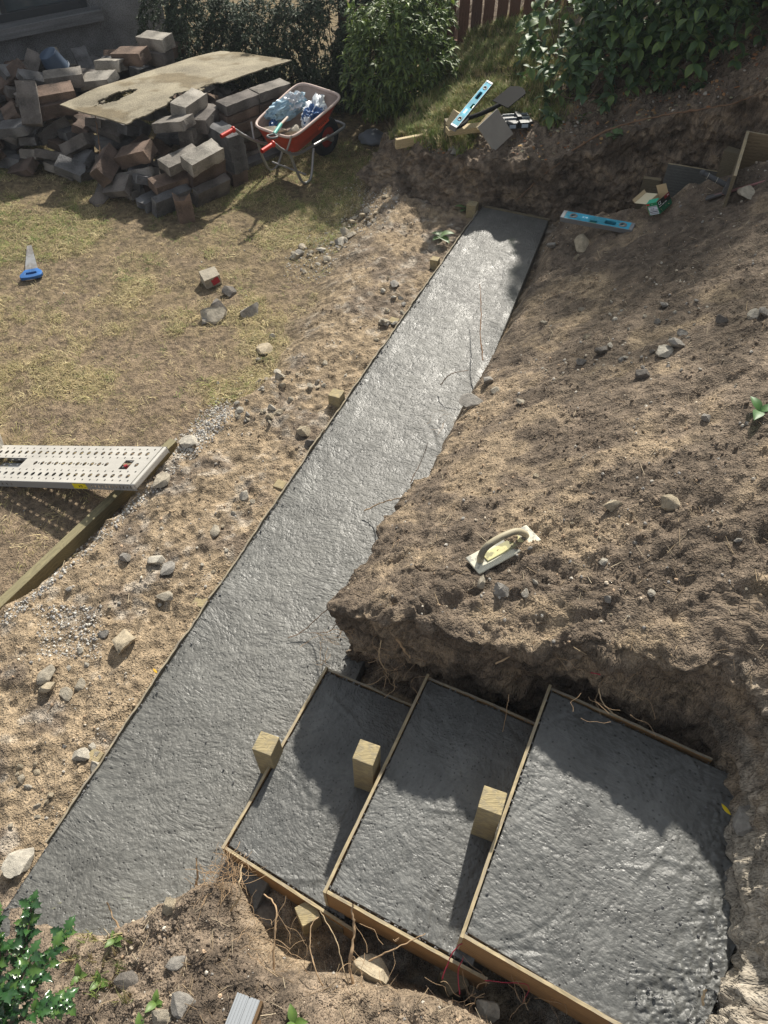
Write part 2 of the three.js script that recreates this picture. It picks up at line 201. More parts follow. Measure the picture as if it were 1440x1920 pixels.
// colours of the ground, as matter: sandy subsoil, loam, dark humus, dry turf, stone dust
const mixc = (a, b, t) => [lerp(a[0], b[0], t), lerp(a[1], b[1], t), lerp(a[2], b[2], t)];
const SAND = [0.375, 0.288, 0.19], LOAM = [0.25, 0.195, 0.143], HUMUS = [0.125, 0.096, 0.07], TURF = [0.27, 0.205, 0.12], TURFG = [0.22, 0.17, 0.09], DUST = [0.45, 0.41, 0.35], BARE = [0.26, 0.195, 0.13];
function groundColour(x, f, g) {
  const [, ws, wi, wb, wn] = g, p1 = fbm(x * 1.3, f * 1.3, 4, 31), p2 = fbm(x * 4.5, f * 4.5, 4, 32), p3 = fbm(x * 16, f * 16, 3, 33);
  let lawn = mixc(TURF, BARE, sst(-0.15, 0.35, p1 + 0.4 * p2 + 0.42 * sst(6, 3.8, f))); lawn = mixc(lawn, TURFG, sst(5.2, 7.5, f + p2 * 2) * 0.75);
  let c = lawn, st = mixc(SAND, LOAM, sst(-0.1, 0.35, p2 + 0.3 * p1)); st = mixc(st, DUST, 0.5 * sst(0.18, 0.5, p3 + p2 * 0.5)); c = mixc(c, st, ws);
  if (wi > 0) { let i = mixc(LOAM, SAND, 0.75 * sst(0.0, 0.4, p2 + 0.4 * p1)); i = mixc(i, HUMUS, 0.75 * sst(-0.1, 0.4, -p2 * 0.8 + 0.6 * p3 + 0.12)); c = mixc(c, i, wi); }
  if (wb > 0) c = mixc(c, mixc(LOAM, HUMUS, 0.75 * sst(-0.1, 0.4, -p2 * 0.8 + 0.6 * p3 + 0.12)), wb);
  if (wn > 0) c = mixc(c, mixc(mixc(LOAM, HUMUS, sst(-0.05, 0.4, p2)), SAND, 0.4 * sst(0.1, 0.4, p1)), wn);
  const k = 1 + 0.4 * p3; return [c[0] * k * 1.25, c[1] * k * 1.25, c[2] * k * 1.25];
}
function axis(list) { const a = [list[0][0]]; for (let i = 0; i < list.length - 1; i++) { const [x0, s0] = list[i], [x1, s1] = list[i + 1]; let x = x0; while (x < x1 - 1e-6) { const s = lerp(s0, s1, (x - x0) / (x1 - x0)); x = Math.min(x1, x + s); if (x1 - x < s * 0.4) x = x1; a.push(x); } } return a; }
{
  const X = axis([[-60, 20], [-12, 2], [-6.5, 0.12], [-4, 0.035], [-2.2, 0.014], [2.6, 0.014], [4, 0.04], [7, 0.3], [14, 3], [60, 20]]), F = axis([[-40, 20], [-6, 1], [0.05, 0.06], [0.2, 0.011], [3.6, 0.013], [7.4, 0.024], [10, 0.06], [15, 0.4], [30, 4], [90, 25]]);
  const nx = X.length - 1, ny = F.length - 1;
  const g = gridGeo(nx, ny, (u, v, i, j) => { const x = X[i], f = F[j], q = ground(x, f), c = groundColour(x, f, q); return [x, q[0], -f, x / 0.9, f / 0.9, ...c]; });
  console.log('ground', nx, ny);
  struct('ground', g, soilMat).userData.label = 'bare soil and dry lawn of the garden';
}
// the cut face of the island, hanging over the steps
function ribbon(list, topY, floor, under, foot, colour) {
  const pts = list.map(([u, v, y]) => at(u, v, y)), curve = new THREE.CatmullRomCurve3(pts, false, 'centripetal'), L = curve.getLength(), ns = Math.round(L / 0.011), nt = 120, q = V(), tg = V();
  return gridGeo(ns, nt, (s, t) => {
    curve.getPointAt(s, q); curve.getTangentAt(s, tg); const len = Math.hypot(tg.x, tg.z) || 1;
    const nxo = -tg.z / len, nzo = tg.x / len, ux = under(s), fx = foot(s), fl = floor(s);
    const top = topY(q.x, -q.z); let o, y;
    if (t < 0.3) { const k = t / 0.3; o = lerp(-0.31, 0.0, k); y = topY(q.x + nxo * o, -(q.z + nzo * o)) - 0.03 + 0.034 * sst(0.02, 0.14, k); }
    else if (t < 0.38) { const k = (t - 0.3) / 0.08; o = 0.03 * Math.sin(k * 1.57); y = top - 0.05 * k * k; }
    else { const k = (t - 0.38) / 0.62; o = 0.03 - ux * Math.sin(k * 2.4) + fx * k; y = lerp(top - 0.05, fl, k); }
    let x = q.x + nxo * o, z = q.z + nzo * o; const m = sst(0.2, 0.36, t);
    const d = m * (0.085 * fbm3(x * 5, y * 5, z * 5, 3, 40) + 0.05 * fbm3(x * 16, y * 16, z * 16, 3, 41) + 0.02 * fbm3(x * 50, y * 50, z * 50, 2, 42));
    x += nxo * d; z += nzo * d; y += m * 0.03 * fbm3(x * 18, y * 18, z * 18, 2, 43);
    const p = fbm3(x * 5, y * 7, z * 5, 3, 44), p3 = fbm3(x * 24, y * 24, z * 24, 2, 45);
    let c = colour(p, p3, s, t); const kk = 1.25 * (1 + 0.3 * p3), tt = sst(0.42, 0.26, t + 0.1 * p3); c = c.map((v) => v * kk); if (tt > 0) { const gi = topY === islandFull ? [0, 1, 1, 0, 0] : [0, 1, 0, 1, 0]; c = mixc(c, groundColour(x, -z, gi), tt); }
    return [x, y, z, s * L / 0.9, t * 1.2 / 0.9, c[0], c[1], c[2]];
  });
}
struct('bank', ribbon(islandTop.slice(8), islandFull, () => -0.2, (s) => lerp(0.08, 0.02, sst(0.5, 0.75, s)), (s) => lerp(-0.02, 0.26, sst(0.45, 0.8, s)), (p, p3, s) => mixc(mixc(mixc(LOAM, HUMUS, sst(-0.1, 0.35, p)), SAND, 0.5 * sst(0.05, 0.4, -p + p3 * 0.4)), [0.5, 0.45, 0.37], 0.8 * sst(0.62, 0.8, s + 0.2 * p))), soilMat).userData.label = 'cut face of the earth bank above the steps';  // right end paled: light earth, with sunlight on it put into the colour
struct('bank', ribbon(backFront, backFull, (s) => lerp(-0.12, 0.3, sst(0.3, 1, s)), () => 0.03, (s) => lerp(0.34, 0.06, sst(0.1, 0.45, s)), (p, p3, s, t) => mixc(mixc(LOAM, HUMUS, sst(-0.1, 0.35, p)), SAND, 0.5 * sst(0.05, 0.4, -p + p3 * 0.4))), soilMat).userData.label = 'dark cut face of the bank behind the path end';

// ---------- path and steps ----------
const sweepList = []; { const q = rngOf(404); for (let i = 0; i < 80; i++) { const on = i % 2, x = on ? lerp(-0.45, 1.4, q()) : lerp(-1.6, 1.0, q()), f = on ? lerp(0.4, 1.7, q()) : lerp(0.8, 6.5, q()), r = lerp(0.25, 0.9, q()), a = q() * 6.283; sweepList.push([x + Math.cos(a) * r, f + Math.sin(a) * r, r, Math.cos(a), Math.sin(a), lerp(0.12, 0.45, q()), lerp(0.001, 0.0026, q()) * (q() < 0.5 ? -1 : 1)]); } }
function sweeps(x, z, k) { let h = 0; const f = -z; for (const [cx, cf, r, ca, sa, len, amp] of sweepList) { const dx = x - cx, df = f - cf; if (Math.abs(dx) > r + 0.1 || Math.abs(df) > r + 0.1) continue; const d = Math.hypot(dx, df), e = (d - r) / 0.011; if (e < -7 || e > 7) continue; const c = -(dx * ca + df * sa) / d; if (c < Math.cos(len / r)) continue; h += amp * (Math.exp(-e * e) - 0.5 * Math.exp(-((e - 2.5) ** 2) / 5)) * sst(Math.cos(len / r), Math.cos(len / r * 0.5), c); } return h; }
{
  const nl = Math.round(pLen / 0.009), nw = 120;
  const g = gridGeo(nw, nl, (s, t) => {
    const p = pathPt(t, s), x = p.x, z = p.z, e = Math.min(s * 8, (1 - t) * 40, t * 40, 1);
    let y = 0.008 * fbm(x * 1.6, z * 1.6, 3, 71) + 0.0022 * fbm(x * 9, z * 34, 3, 72) + 0.0024 * fbm(x * 30, z * 30, 3, 73);
    y += sweeps(x, z, 0); if (s === 0 || t === 0 || t === 1 || s === 1) y = -0.12;
    const k = 0.95 + 0.34 * fbm(x * 1.1, z * 1.1, 4, 76) + 0.2 * fbm(x * 8, z * 8, 3, 77);
    return [x, y, z, (s * 1.0 + 0.13 * fbm(x * 2, z * 2, 2, 75)) * 1.25, t * pLen / 0.75, k, k, k * 0.985];
  });
  struct('path', g, pathMat).userData.label = 'freshly poured wet grey concrete path';
}
const slabDefs = [[0.13, [426, 1586], [613, 1259], [772, 1326], [646, 1727]], [0.33, [616, 1668], [802, 1274], [1012, 1364], [888, 1816]], [0.53, [872, 1750], [1032, 1294], [1480, 1500], [1300, 2010]]];
const slabLabel = ['lowest concrete step, next to the path', 'middle concrete step between two riser boards', 'topmost and largest concrete step, with ragged right edge'];
const bil = (q, s, t) => V().lerpVectors(V().lerpVectors(q[0], q[1], t), V().lerpVectors(q[3], q[2], t), s);
slabDefs.forEach(([y, ...c], i) => {
  const q = c.map(([u, v]) => at(u, v, y)), nx = i === 2 ? 250 : 150, ny = 220;
  const g = gridGeo(nx, ny, (s, t, a, b) => {
    const p = bil(q, s, t), rough = i === 2 ? sst(0.62, 0.86, s + 0.1 * n2(p.x * 5, p.z * 5, 81) + 0.12 * sst(0.35, 0, t)) : 0;
    let h = 0.006 * fbm(p.x * 2.5, p.z * 2.5, 3, 82 + i) + 0.0022 * fbm(p.x * 30 + p.z * 9, p.z * 14, 3, 83) + 0.002 * fbm(p.x * 34, p.z * 34, 2, 84) + rough * (0.016 * fbm(p.x * 22, p.z * 22, 4, 85) + 0.006 * Math.abs(n2(p.x * 60, p.z * 60, 86)) - 0.012);
    h += (1 - rough) * 1.3 * sweeps(p.x, p.z, 1); if (a === 0 || b === 0 || a === nx || b === ny) h = -0.18;
    const k = 0.97 + 0.4 * fbm(p.x * 1.8, p.z * 1.8, 4, 76) + 0.2 * fbm(p.x * 9, p.z * 9, 3, 77);
    return [p.x, y + h, p.z, s * 0.95 + i * 0.37 + 0.1 * fbm(p.x * 2, p.z * 2, 2, 75), t * 1.4 + i * 0.21, k, k, k];
  });
  tag(mesh('concrete_step', g, slabMat), slabLabel[i], 'concrete step');
});

// ---------- formwork of path and steps ----------
const nearestY = (p) => V(p.x, gy(p.x, p.z), p.z);
function board(p, q, thick, h, topY, wob = 0.002) {   // upright board from p to q, its face edges toward +side
  const d = V().subVectors(q, p); d.y = 0; const L = d.length(), n = Math.max(4, Math.round(L / 0.03));
  const g = new THREE.BoxGeometry(L, h, thick, n, 2, 1), a = g.attributes.position, s = rr(0, 99);
  for (let i = 0; i < a.count; i++) { const x = a.getX(i), y = a.getY(i), z = a.getZ(i); a.setXYZ(i, x, y + (y > h / 2 - 1e-4 ? wob * 2 * fbm(x * 22 + s, z * 40, 3, 5) : 0), z + wob * n2(x * 6 + s, y * 5, 6)); }
  g.computeVertexNormals();
  const uv = g.attributes.uv; for (let i = 0; i < uv.count; i++) uv.setXY(i, a.getX(i) / 0.6 + s, (a.getY(i) + a.getZ(i)) / 0.4);
  put(g, 0, 0, 0, 0, Math.atan2(-d.z, d.x)); g.translate((p.x + q.x) / 2, topY - h / 2, (p.z + q.z) / 2); return g;
}
const boardMats = [plyEdge, plyEdge, plyEdge, plyMat, plyMat, plyMat];
function peg(p, top, size, h, yaw, lean = 0.02) { const g = new RoundedBoxGeometry(size, h, size, 2, 0.004), a = g.attributes.position; for (let i = 0; i < a.count; i++) { const y = a.getY(i); if (y > h / 2 - 0.01) a.setY(i, y + 0.006 * n2(a.getX(i) * 40, a.getZ(i) * 40, 3)); } put(g, 0, -h / 2, 0, 0, yaw); put(g, 0, 0, 0, lean * rr(-1, 1), 0, lean * rr(-1, 1)); g.translate(p.x, top, p.z); return boxUV(g, 0.25); }
{
  const names3 = ['lowest', 'middle', 'topmost'], pegAt = [[498, 1393, 0.29], [687, 1410, 0.47], [924, 1500, 0.64]], off = V();
  slabDefs.forEach(([y, ...c], i) => {
    const q = c.map(([u, v]) => at(u, v, y)), dn = V().subVectors(q[1], q[0]).normalize(), side = V(-dn.z, 0, dn.x);
    const t = thing('formwork', `plywood formwork round the ${names3[i]} concrete step, with a square timber peg`, 'formwork', q[0].clone().setY(0)), o = q[0].clone().setY(0), loc = (g) => g.translate(-o.x, 0, -o.z);
    const mv = (p, s, l = 0) => p.clone().addScaledVector(side, s).addScaledVector(dn, l);
    mesh('riser_board', loc(board(mv(q[0], -0.008, -0.02), mv(q[1], -0.008, 0.02), 0.013, 0.24, y + 0.012)), boardMats, t);
    const fd = V().subVectors(q[3], q[0]).normalize(), end = i === 2 ? at(1240, 1960, y) : q[3].clone().addScaledVector(fd, 0.06);
    const fside = V(fd.z, 0, -fd.x);
    mesh('side_board', loc(board(q[0].clone().addScaledVector(fside, -0.012), end.clone().addScaledVector(fside  , -0.012), 0.013, 0.2 + 0.02 * i, y + 0.008)), boardMats, t);
    const bd = i === 2 ? at(1335, 1428, y) : q[2].clone();
    mesh('back_board', loc(board(q[1].clone().addScaledVector(dn, 0.01), bd.addScaledVector(dn, 0.01), 0.012, 0.2, y + 0.002, 0.004)), [edgeMat, edgeMat, edgeMat, plyMat, plyMat, plyMat], t);
    const [u, v, py] = pegAt[i], p = at(u, v, py); mesh('peg', loc(peg(p, py, 0.096, 0.62, -0.36)), pegMat, t);
    if (i === 0) { const b = at(577, 1712, 0.1), w = at(632, 1745, 0.06); mesh('peg', loc(peg(b, 0.12, 0.085, 0.4, 0.5)), pegMat, t); mesh('batten', loc(board(at(604, 1712, 0.1), at(645, 1735, 0.1), 0.03, 0.1, 0.1)), darkPly, t); }
    if (i === 2) { const b = at(835, 1835, 0.2); mesh('peg', loc(peg(at(853, 1835, 0.2), 0.2, 0.09, 0.5, 0.4)), darkPly, t); }
  });
  const t = thing('path_formwork', 'long thin timber edge board with stakes along the left side of the wet path', 'formwork', pStart.clone());
  const cuts = [0.09, 0.3, 0.52, 0.75, 0.985];
  for (let k = 0; k < 4; k++) { const p = pathPt(cuts[k], 0).addScaledVector(pside, -0.008), q = pathPt(cuts[k + 1] - 0.002, 0).addScaledVector(pside, -0.008); mesh('edge_board', board(p, q, 0.009, 0.13, 0.001 + 0.003 * (k % 2), 0.006).translate(-pStart.x, 0, -pStart.z), edgeMat, t); }
  mesh('end_board', board(pathPt(0.996, 0).addScaledVector(pdir, 0.012), pathPt(0.996, 1).addScaledVector(pdir, 0.012), 0.02, 0.14, 0.012).translate(-pStart.x, 0, -pStart.z), darkPly, t);
  for (const [u, v, y] of [[188, 1424, -0.035], [382, 1130, -0.035], [533, 910, -0.035], [650, 742, 0.055], [754, 604, -0.025], [840, 490, 0.02], [903, 384, 0.06]]) { const p = at(u, v, y), dx = p.clone().sub(pStart), s = dx.dot(pside), tt = dx.dot(pdir) / pLen; const r = pathPt(tt, 0, y).addScaledVector(pside, -0.068); mesh('stake', peg(r, y, y > 0.05 ? 0.09 : 0.07, 0.4, -0.4, 0.05).translate(-pStart.x, 0, -pStart.z), pegMat, t); }
}

// ---------- the other flight, behind the island ----------
{
  const mk = (name, label, cat, a, b, th, h, y, m) => { const p = at(...a, y), q = at(...b, y), t = thing(name, label, cat, p.clone().setY(0)); mesh('board', board(p, q, th, h, y).translate(-p.x, 0, -p.z), m, t); return [t, p, q]; };
  const greyBoard = std({ color: lin(0.16, 0.17, 0.17), roughness: 0.8, map: woodMap }), dm = [darkPly, darkPly, plyEdge, darkPly, darkPly, darkPly];
  const [t, p, q] = mk('corner_formwork', 'brown plywood corner form standing in the trench at the right edge', 'formwork', [1403, 246], [1500, 264], 0.02, 0.5, 1.06, [plyEdge, plyEdge, plyEdge, plyEdge, woodMat(0.4, 0.3, 0.18), plyMat]);
  mesh('riser_board', board(p.clone(), at(1378, 330, 1.06), 0.022, 0.5, 1.064).translate(-p.x, 0, -p.z), dm, t);
  mesh('stop_board', board(at(1362, 278, 0.86), at(1392, 286, 0.86), 0.09, 0.4, 0.86).translate(-p.x, 0, -p.z), darkPly, t);
  mk('form_board', 'dark grey board standing in the trench behind the screw box', 'board', [1253, 306], [1380, 327], 0.022, 0.4, 0.64, [greyBoard, greyBoard, plyEdge, greyBoard, greyBoard, greyBoard]);
  const s = mk('form_board', 'short dark board at the bottom of the trench left of the grey one', 'board', [1207, 332], [1240, 336], 0.05, 0.3, 0.45, dm);
  mk('form_board', 'small dark board end low in the trench above the blue level', 'board', [1124, 357], [1152, 361], 0.04, 0.3, 0.2, dm);
}

// ---------- planks, ramp ----------
{
  const a = at(-8, 1152, -0.2), b = at(330, 826, -0.2), d = V().subVectors(b, a), t = thing('timber_plank', 'long greenish timber plank on edge of the lawn, running under the metal ramp', 'plank', a.clone().setY(-0.26), Math.atan2(-d.z, d.x));
  const g = new RoundedBoxGeometry(d.length(), 0.16, 0.062, 3, 0.004); const p = g.attributes.position; for (let i = 0; i < p.count; i++) p.setZ(i, p.getZ(i) + 0.01 * Math.sin(p.getX(i) * 2)); g.translate(d.length() / 2, -0.02, -0.035); const gg = boxUV(g, 0.5); mesh('plank', gg, greenWood, t);
}
const alu = std({ color: lin(0.62, 0.6, 0.56), metalness: 0.0, roughness: 0.45, map: tex(256, (u, v) => { const c = 0.86 + 0.16 * fbm(u * 6, v * 6, 4, 91, 6) + 0.08 * fbm(u * 4, v * 60, 3, 92, 4, 60); return [c, c * 0.99, c * 0.96]; }) });
const aluDark = std({ color: lin(0.35, 0.36, 0.37), metalness: 0.4, roughness: 0.5 });
{
  const c0 = at(312, 838, 0.05), c1 = at(251, 908, 0.05), wv = V().subVectors(c1, c0), W = wv.length(), lv = V().subVectors(at(20, 835, -0.26), c0).normalize(); wv.normalize();
  const L = 1.5, flip = false, zs = 1, t = thing('metal_ramp', 'perforated pale metal ramp board with yellow sticker, cut by the left edge', 'ramp', c0.clone());
  const M = new THREE.Matrix4().makeBasis(lv, V().crossVectors(lv, wv).normalize().multiplyScalar(V().crossVectors(lv, wv).y > 0 ? 1 : -1), wv);    // its end is cut askew
  const sh = new THREE.Shape(); sh.moveTo(0.03, 0); sh.lineTo(L, 0); sh.lineTo(L, W); sh.lineTo(0.03, W);
  const hole = (x, y, rx, ry, n = 12, rot = 0) => { const h = new THREE.Path(); h.absellipse(x, y, rx, ry, 0, Math.PI * 2, true, rot); sh.holes.push(h); };
  const rect = (x0, y0, x1, y1) => { const h = new THREE.Path(); h.moveTo(x0, y0); h.lineTo(x0, y1); h.lineTo(x1, y1); h.lineTo(x1, y0); h.closePath(); sh.holes.push(h); };
  for (let i = 0; i < 23; i++) { const x = 0.1 + i * 0.06; for (const [r, k] of [[0.2, 0], [0.8, 0]]) { hole(x, W * r, 0.014, 0.019); hole(x - 0.03, W * r - 0.043, 0.006, 0.009); hole(x - 0.03, W * r + 0.043, 0.006, 0.009); } if (i > 3 && x < 0.98 || i === 0) { hole(x + 0.01, W * 0.5, 0.014, 0.019); if (x < 0.94 && i) hole(x + 0.04, W * 0.5, 0.006, 0.009); } }
  rect(0.155, W * 0.5 - 0.045, 0.225, W * 0.5 + 0.045); rect(1.06, W * 0.5 - 0.05, 1.4, W * 0.5 + 0.05);
  const lay = (g) => { g.rotateX(Math.PI / 2); if (flip) g.scale(1, 1, -1); return g; };
  const deck = new THREE.ExtrudeGeometry(sh, { depth: 0.004, bevelEnabled: false, curveSegments: 7 }); lay(deck); if (flip) { const ix = deck.attributes.position; for (let i = 0; i < ix.count; i += 3) for (const at2 of [ix, deck.attributes.normal, deck.attributes.uv]) { const s = at2.itemSize; for (let k = 0; k < s; k++) { const a = at2.array[i * s + s + k]; at2.array[i * s + s + k] = at2.array[(i + 2) * s + k]; at2.array[(i + 2) * s + k] = a; } } deck.computeVertexNormals(); }
  mesh('deck', deck, alu, t);
  const sideSh = new THREE.Shape(); sideSh.moveTo(0.0, 0); sideSh.lineTo(L, 0); sideSh.lineTo(L, -0.055); sideSh.lineTo(0, -0.055);
  for (let i = 0; i < 12; i++) { const h = new THREE.Path(), x = 0.03 + i * 0.028; h.moveTo(x, -0.016); h.lineTo(x + 0.008, -0.016); h.lineTo(x + 0.014, -0.04); h.lineTo(x + 0.006, -0.04); h.closePath(); sideSh.holes.push(h); }
  for (let i = 0; i < 7; i++) { const h = new THREE.Path(), x = 1.02 + i * 0.04; h.absellipse(x, -0.03, 0.006 + 0.0007 * i, 0.011, 0, Math.PI * 2, true); sideSh.holes.push(h); }
  const sg = new THREE.ExtrudeGeometry(sideSh, { depth: 0.003, bevelEnabled: false, curveSegments: 6 });
  mesh('side_rail', sg.clone().translate(0, -0.001, zs * W + (flip ? -0.003 : 0)), aluDark, t); mesh('side_rail', sg.clone().translate(0, -0.001, flip ? 0 : -0.003), aluDark, t);
  mesh('end_cap', put(bx(0.03, 0.05, W + 0.01, 0.012, 3), 0.014, -0.024, zs * W / 2), alu, t);
  for (const r of [0.2, 0.5, 0.8]) mesh('under_rib', put(new THREE.BoxGeometry(L - 0.06, 0.012, 0.075), L / 2 + 0.02, -0.046, zs * W * r), aluDark, t);
  const pin = mesh('pin', new THREE.CylinderGeometry(0.012, 0.012, 0.05, 12).translate(0.2, -0.03, zs * W * 0.5), std({ color: lin(0.35, 0.03, 0.04), roughness: 0.5 }), t); pin.userData.label = 'red round pin';
  const cv = document.createElement('canvas'); cv.width = 128; cv.height = 64; const cx = cv.getContext('2d'); cx.fillStyle = '#e8d60c'; cx.fillRect(0, 0, 128, 64); cx.fillStyle = '#111'; cx.font = 'bold 40px sans-serif'; cx.fillText('2x', 34, 46); cx.fillRect(8, 10, 14, 6); cx.fillRect(8, 44, 20, 5);
  const ct = new THREE.CanvasTexture(cv); ct.colorSpace = THREE.SRGBColorSpace;
  const st = new THREE.PlaneGeometry(0.11, 0.046); if (flip) st.rotateY(Math.PI); mesh('sticker', put(st, 0.44, -0.028, zs * (W + 0.0042)), std({ map: ct, roughness: 0.6 }), t).userData.label = 'yellow sticker';
  for (const o of t.children) { let g = o.geometry.index ? o.geometry.toNonIndexed() : o.geometry; g.applyMatrix4(M); if (M.determinant() < 0) for (const k of Object.keys(g.attributes)) { const A = g.attributes[k], n = A.itemSize; for (let i = 0; i < A.count; i += 3) for (let c = 0; c < n; c++) { const x = A.array[(i + 1) * n + c]; A.array[(i + 1) * n + c] = A.array[(i + 2) * n + c]; A.array[(i + 2) * n + c] = x; } } o.geometry = g; }
}
// ---------- tools on the bank ----------
const onG = (u, v, y0 = 0.5, lift = 0) => { let p = at(u, v, y0), y = y0; for (let i = 0; i < 24; i++) { y = lerp(y, gy(p.x, p.z), 0.5); p = at(u, v, y); } p.y = gy(p.x, p.z) + lift; return p; };
const tilt = (o, p, e = 0.2) => { const h = (dx, dz) => gy(p.x + dx, p.z + dz), n = V(-(h(e, 0) - h(-e, 0)) / (2 * e), 1, -(h(0, e) - h(0, -e)) / (2 * e)).normalize(); o.quaternion.premultiply(new THREE.Quaternion().setFromUnitVectors(V(0, 1, 0), n)); return o; };
const yawTo = (a, b) => Math.atan2(-(b.z - a.z), b.x - a.x);
{ // float
  const a = onG(884, 1068), b = onG(1000, 1004), p = a.clone().lerp(b, 0.5), L = 0.34, t = thing('plastering_float', 'pale plastic hand float with arched handle, lying on the earth bank', 'float', p, yawTo(a, b)); tilt(t, p); t.position.y += 0.024;
  const grime = tex(256, (u, v) => { const f = fbm(u * 5, v * 5, 4, 11, 5), c = 0.78 + 0.25 * f; return f < -0.16 ? [c * 0.62, c * 0.62, c * 0.6] : [c, c * 0.98, c * 0.88]; });
  const m = std({ color: lin(0.82, 0.8, 0.7), map: grime, roughness: 0.55 }), hm = std({ color: lin(0.5, 0.45, 0.34), map: grime, roughness: 0.6 }), inner = std({ color: lin(0.78, 0.74, 0.42), map: grime, roughness: 0.7 });
  mesh('plate', boxUV(put(bx(L, 0.012, 0.125, 0.006, 3), 0, 0, 0), 0.3), m, t);
  mesh('handle_shade', boxUV(put(bx(0.2, 0.008, 0.055, 0.004, 2), 0, 0.009, 0), 0.2), inner, t);  // shade of the handle on the plate, put in as a yellowish strip
  mesh('handle', tube([V(-0.125, 0.0, 0), V(-0.118, 0.03, 0), V(-0.09, 0.068, 0), V(-0.045, 0.082, 0), V(0.03, 0.082, 0), V(0.085, 0.066, 0), V(0.122, 0.022, 0), V(0.128, 0.0, 0)], 0.0165, 12, 40), hm, t);
}
const grimeTex = tex(256, (u, v) => { const k = sst(0.05, 0.3, fbm(u * 7, v * 7, 4, 19, 7)), s = hash(Math.floor(v * 90), 3, 1) > 0.94 ? 0.2 * sst(0, 0.3, n2(u * 6, v * 90, 7)) : 0; const c = 0.95 + 0.1 * n2(u * 40, v * 40, 5, 40) - 0.25 * k + s; return [c, c * (1 - 0.06 * k), c * (1 - 0.12 * k)]; });
function spiritLevel(label, a, b, roll) {
  const p = a.clone().lerp(b, 0.5), L = a.distanceTo(b), t = thing('spirit_level', label, 'spirit level', p, yawTo(a, b)); const k = L / 0.6;
  const cyan = std({ color: lin(0.04, 0.42, 0.62), roughness: 0.7, map: grimeTex }), grey = std({ color: lin(0.22, 0.23, 0.24), roughness: 0.5, metalness: 0.3 }), dark = std({ color: lin(0.03, 0.03, 0.03), roughness: 0.6 });
  const W = 0.088, H = 0.042, sh = new THREE.Shape(); sh.moveTo(-L / 2 + 0.02, -W / 2 + 0.003); sh.lineTo(L / 2 - 0.02, -W / 2 + 0.003); sh.lineTo(L / 2 - 0.02, W / 2 - 0.003); sh.lineTo(-L / 2 + 0.02, W / 2 - 0.003);
  const el = (x, rx, ry) => { const h = new THREE.Path(); h.absellipse(x, 0, rx, ry, 0, Math.PI * 2, true); sh.holes.push(h); };
  el(-0.2 * k, 0.03, 0.024); el(0.21 * k, 0.03, 0.024); const h = new THREE.Path(), r = [0.06 * k, -0.022, 0.155 * k, 0.022]; h.moveTo(r[0] + 0.012, r[1]); h.quadraticCurveTo(r[0], r[1], r[0], 0); h.quadraticCurveTo(r[0], r[3], r[0] + 0.012, r[3]); h.lineTo(r[2] - 0.012, r[3]); h.quadraticCurveTo(r[2], r[3], r[2], 0); h.quadraticCurveTo(r[2], r[1], r[2] - 0.012, r[1]); h.closePath(); sh.holes.push(h);
  const vv = new THREE.Path(); vv.moveTo(-0.055 * k, -W / 2 + 0.006); vv.lineTo(-0.055 * k, -0.008); vv.lineTo(0.005 * k, -0.008); vv.lineTo(0.005 * k, -W / 2 + 0.006); vv.closePath(); sh.holes.push(vv);
  const fc = new THREE.ExtrudeGeometry(sh, { depth: H - 0.006, bevelEnabled: true, bevelSize: 0.0015, bevelThickness: 0.0015, bevelSegments: 1, curveSegments: 10 }); fc.rotateX(-Math.PI / 2); mesh('face', fc.translate(0, 0.003, 0), cyan, t);
  for (const s of [-1, 1]) mesh('edge_rail', put(bx(L - 0.03, H, 0.004, 0.001), 0, H / 2, s * (W / 2 - 0.0005)), grey, t);
  for (const s of [-1, 1]) mesh('end_cap', put(bx(0.034, H + 0.003, W + 0.004, 0.006, 2), s * (L / 2 - 0.017), H / 2, 0), grey, t);
  for (const x of [-0.2 * k, 0.21 * k]) { const ring = mesh('vial_ring', put(new THREE.TorusGeometry(0.022, 0.006, 6, 20).scale(1.2, 1, 1), x, H - 0.002, 0, Math.PI / 2), grey, t); mesh('vial', put(new THREE.CylinderGeometry(0.006, 0.006, 0.038, 10), x, H - 0.01, 0, 0, 0.6, Math.PI / 2), phys({ color: lin(0.5, 0.5, 0.4), roughness: 0.2 }), ring); }
  mesh('centre_vial', put(new THREE.CylinderGeometry(0.008, 0.008, 0.05, 12), -0.025 * k, H - 0.012, W / 2 - 0.008, 0, 0, Math.PI / 2), std({ color: lin(0.3, 0.65, 0.05), roughness: 0.25 }), t);
  mesh('backing', put(bx(L - 0.06, 0.004, W - 0.012, 0.001), 0, 0.004, 0), dark, t);
  const cv = document.createElement('canvas'); cv.width = 128; cv.height = 64; const c = cv.getContext('2d'); c.fillStyle = '#2ab4d8'; c.fillRect(0, 0, 128, 64); c.fillStyle = '#dff'; for (const [x, y, w, h] of [[18, 16, 34, 7], [18, 30, 26, 7], [18, 44, 34, 7], [64, 16, 8, 35], [84, 18, 26, 30]]) c.fillRect(x, y, w, h); const ct = new THREE.CanvasTexture(cv); ct.colorSpace = THREE.SRGBColorSpace;
  mesh('lettering', put(new THREE.PlaneGeometry(0.06 * k, 0.03).rotateX(-Math.PI / 2), -0.105 * k, H - 0.0008, -0.006), std({ map: ct, roughness: 0.5 }), t);
  return t;
}
{ const c = onG(1118, 428, 0.42), a = at(1052, 416, c.y + 0.02), b = at(1186, 441, c.y + 0.07); const t = spiritLevel('bright blue spirit level lying flat on the earth bank beside the path end', a, b); t.rotateZ(Math.atan2(b.y - a.y, a.distanceTo(b))); t.rotateX(0.2); t.position.y += 0.035; }
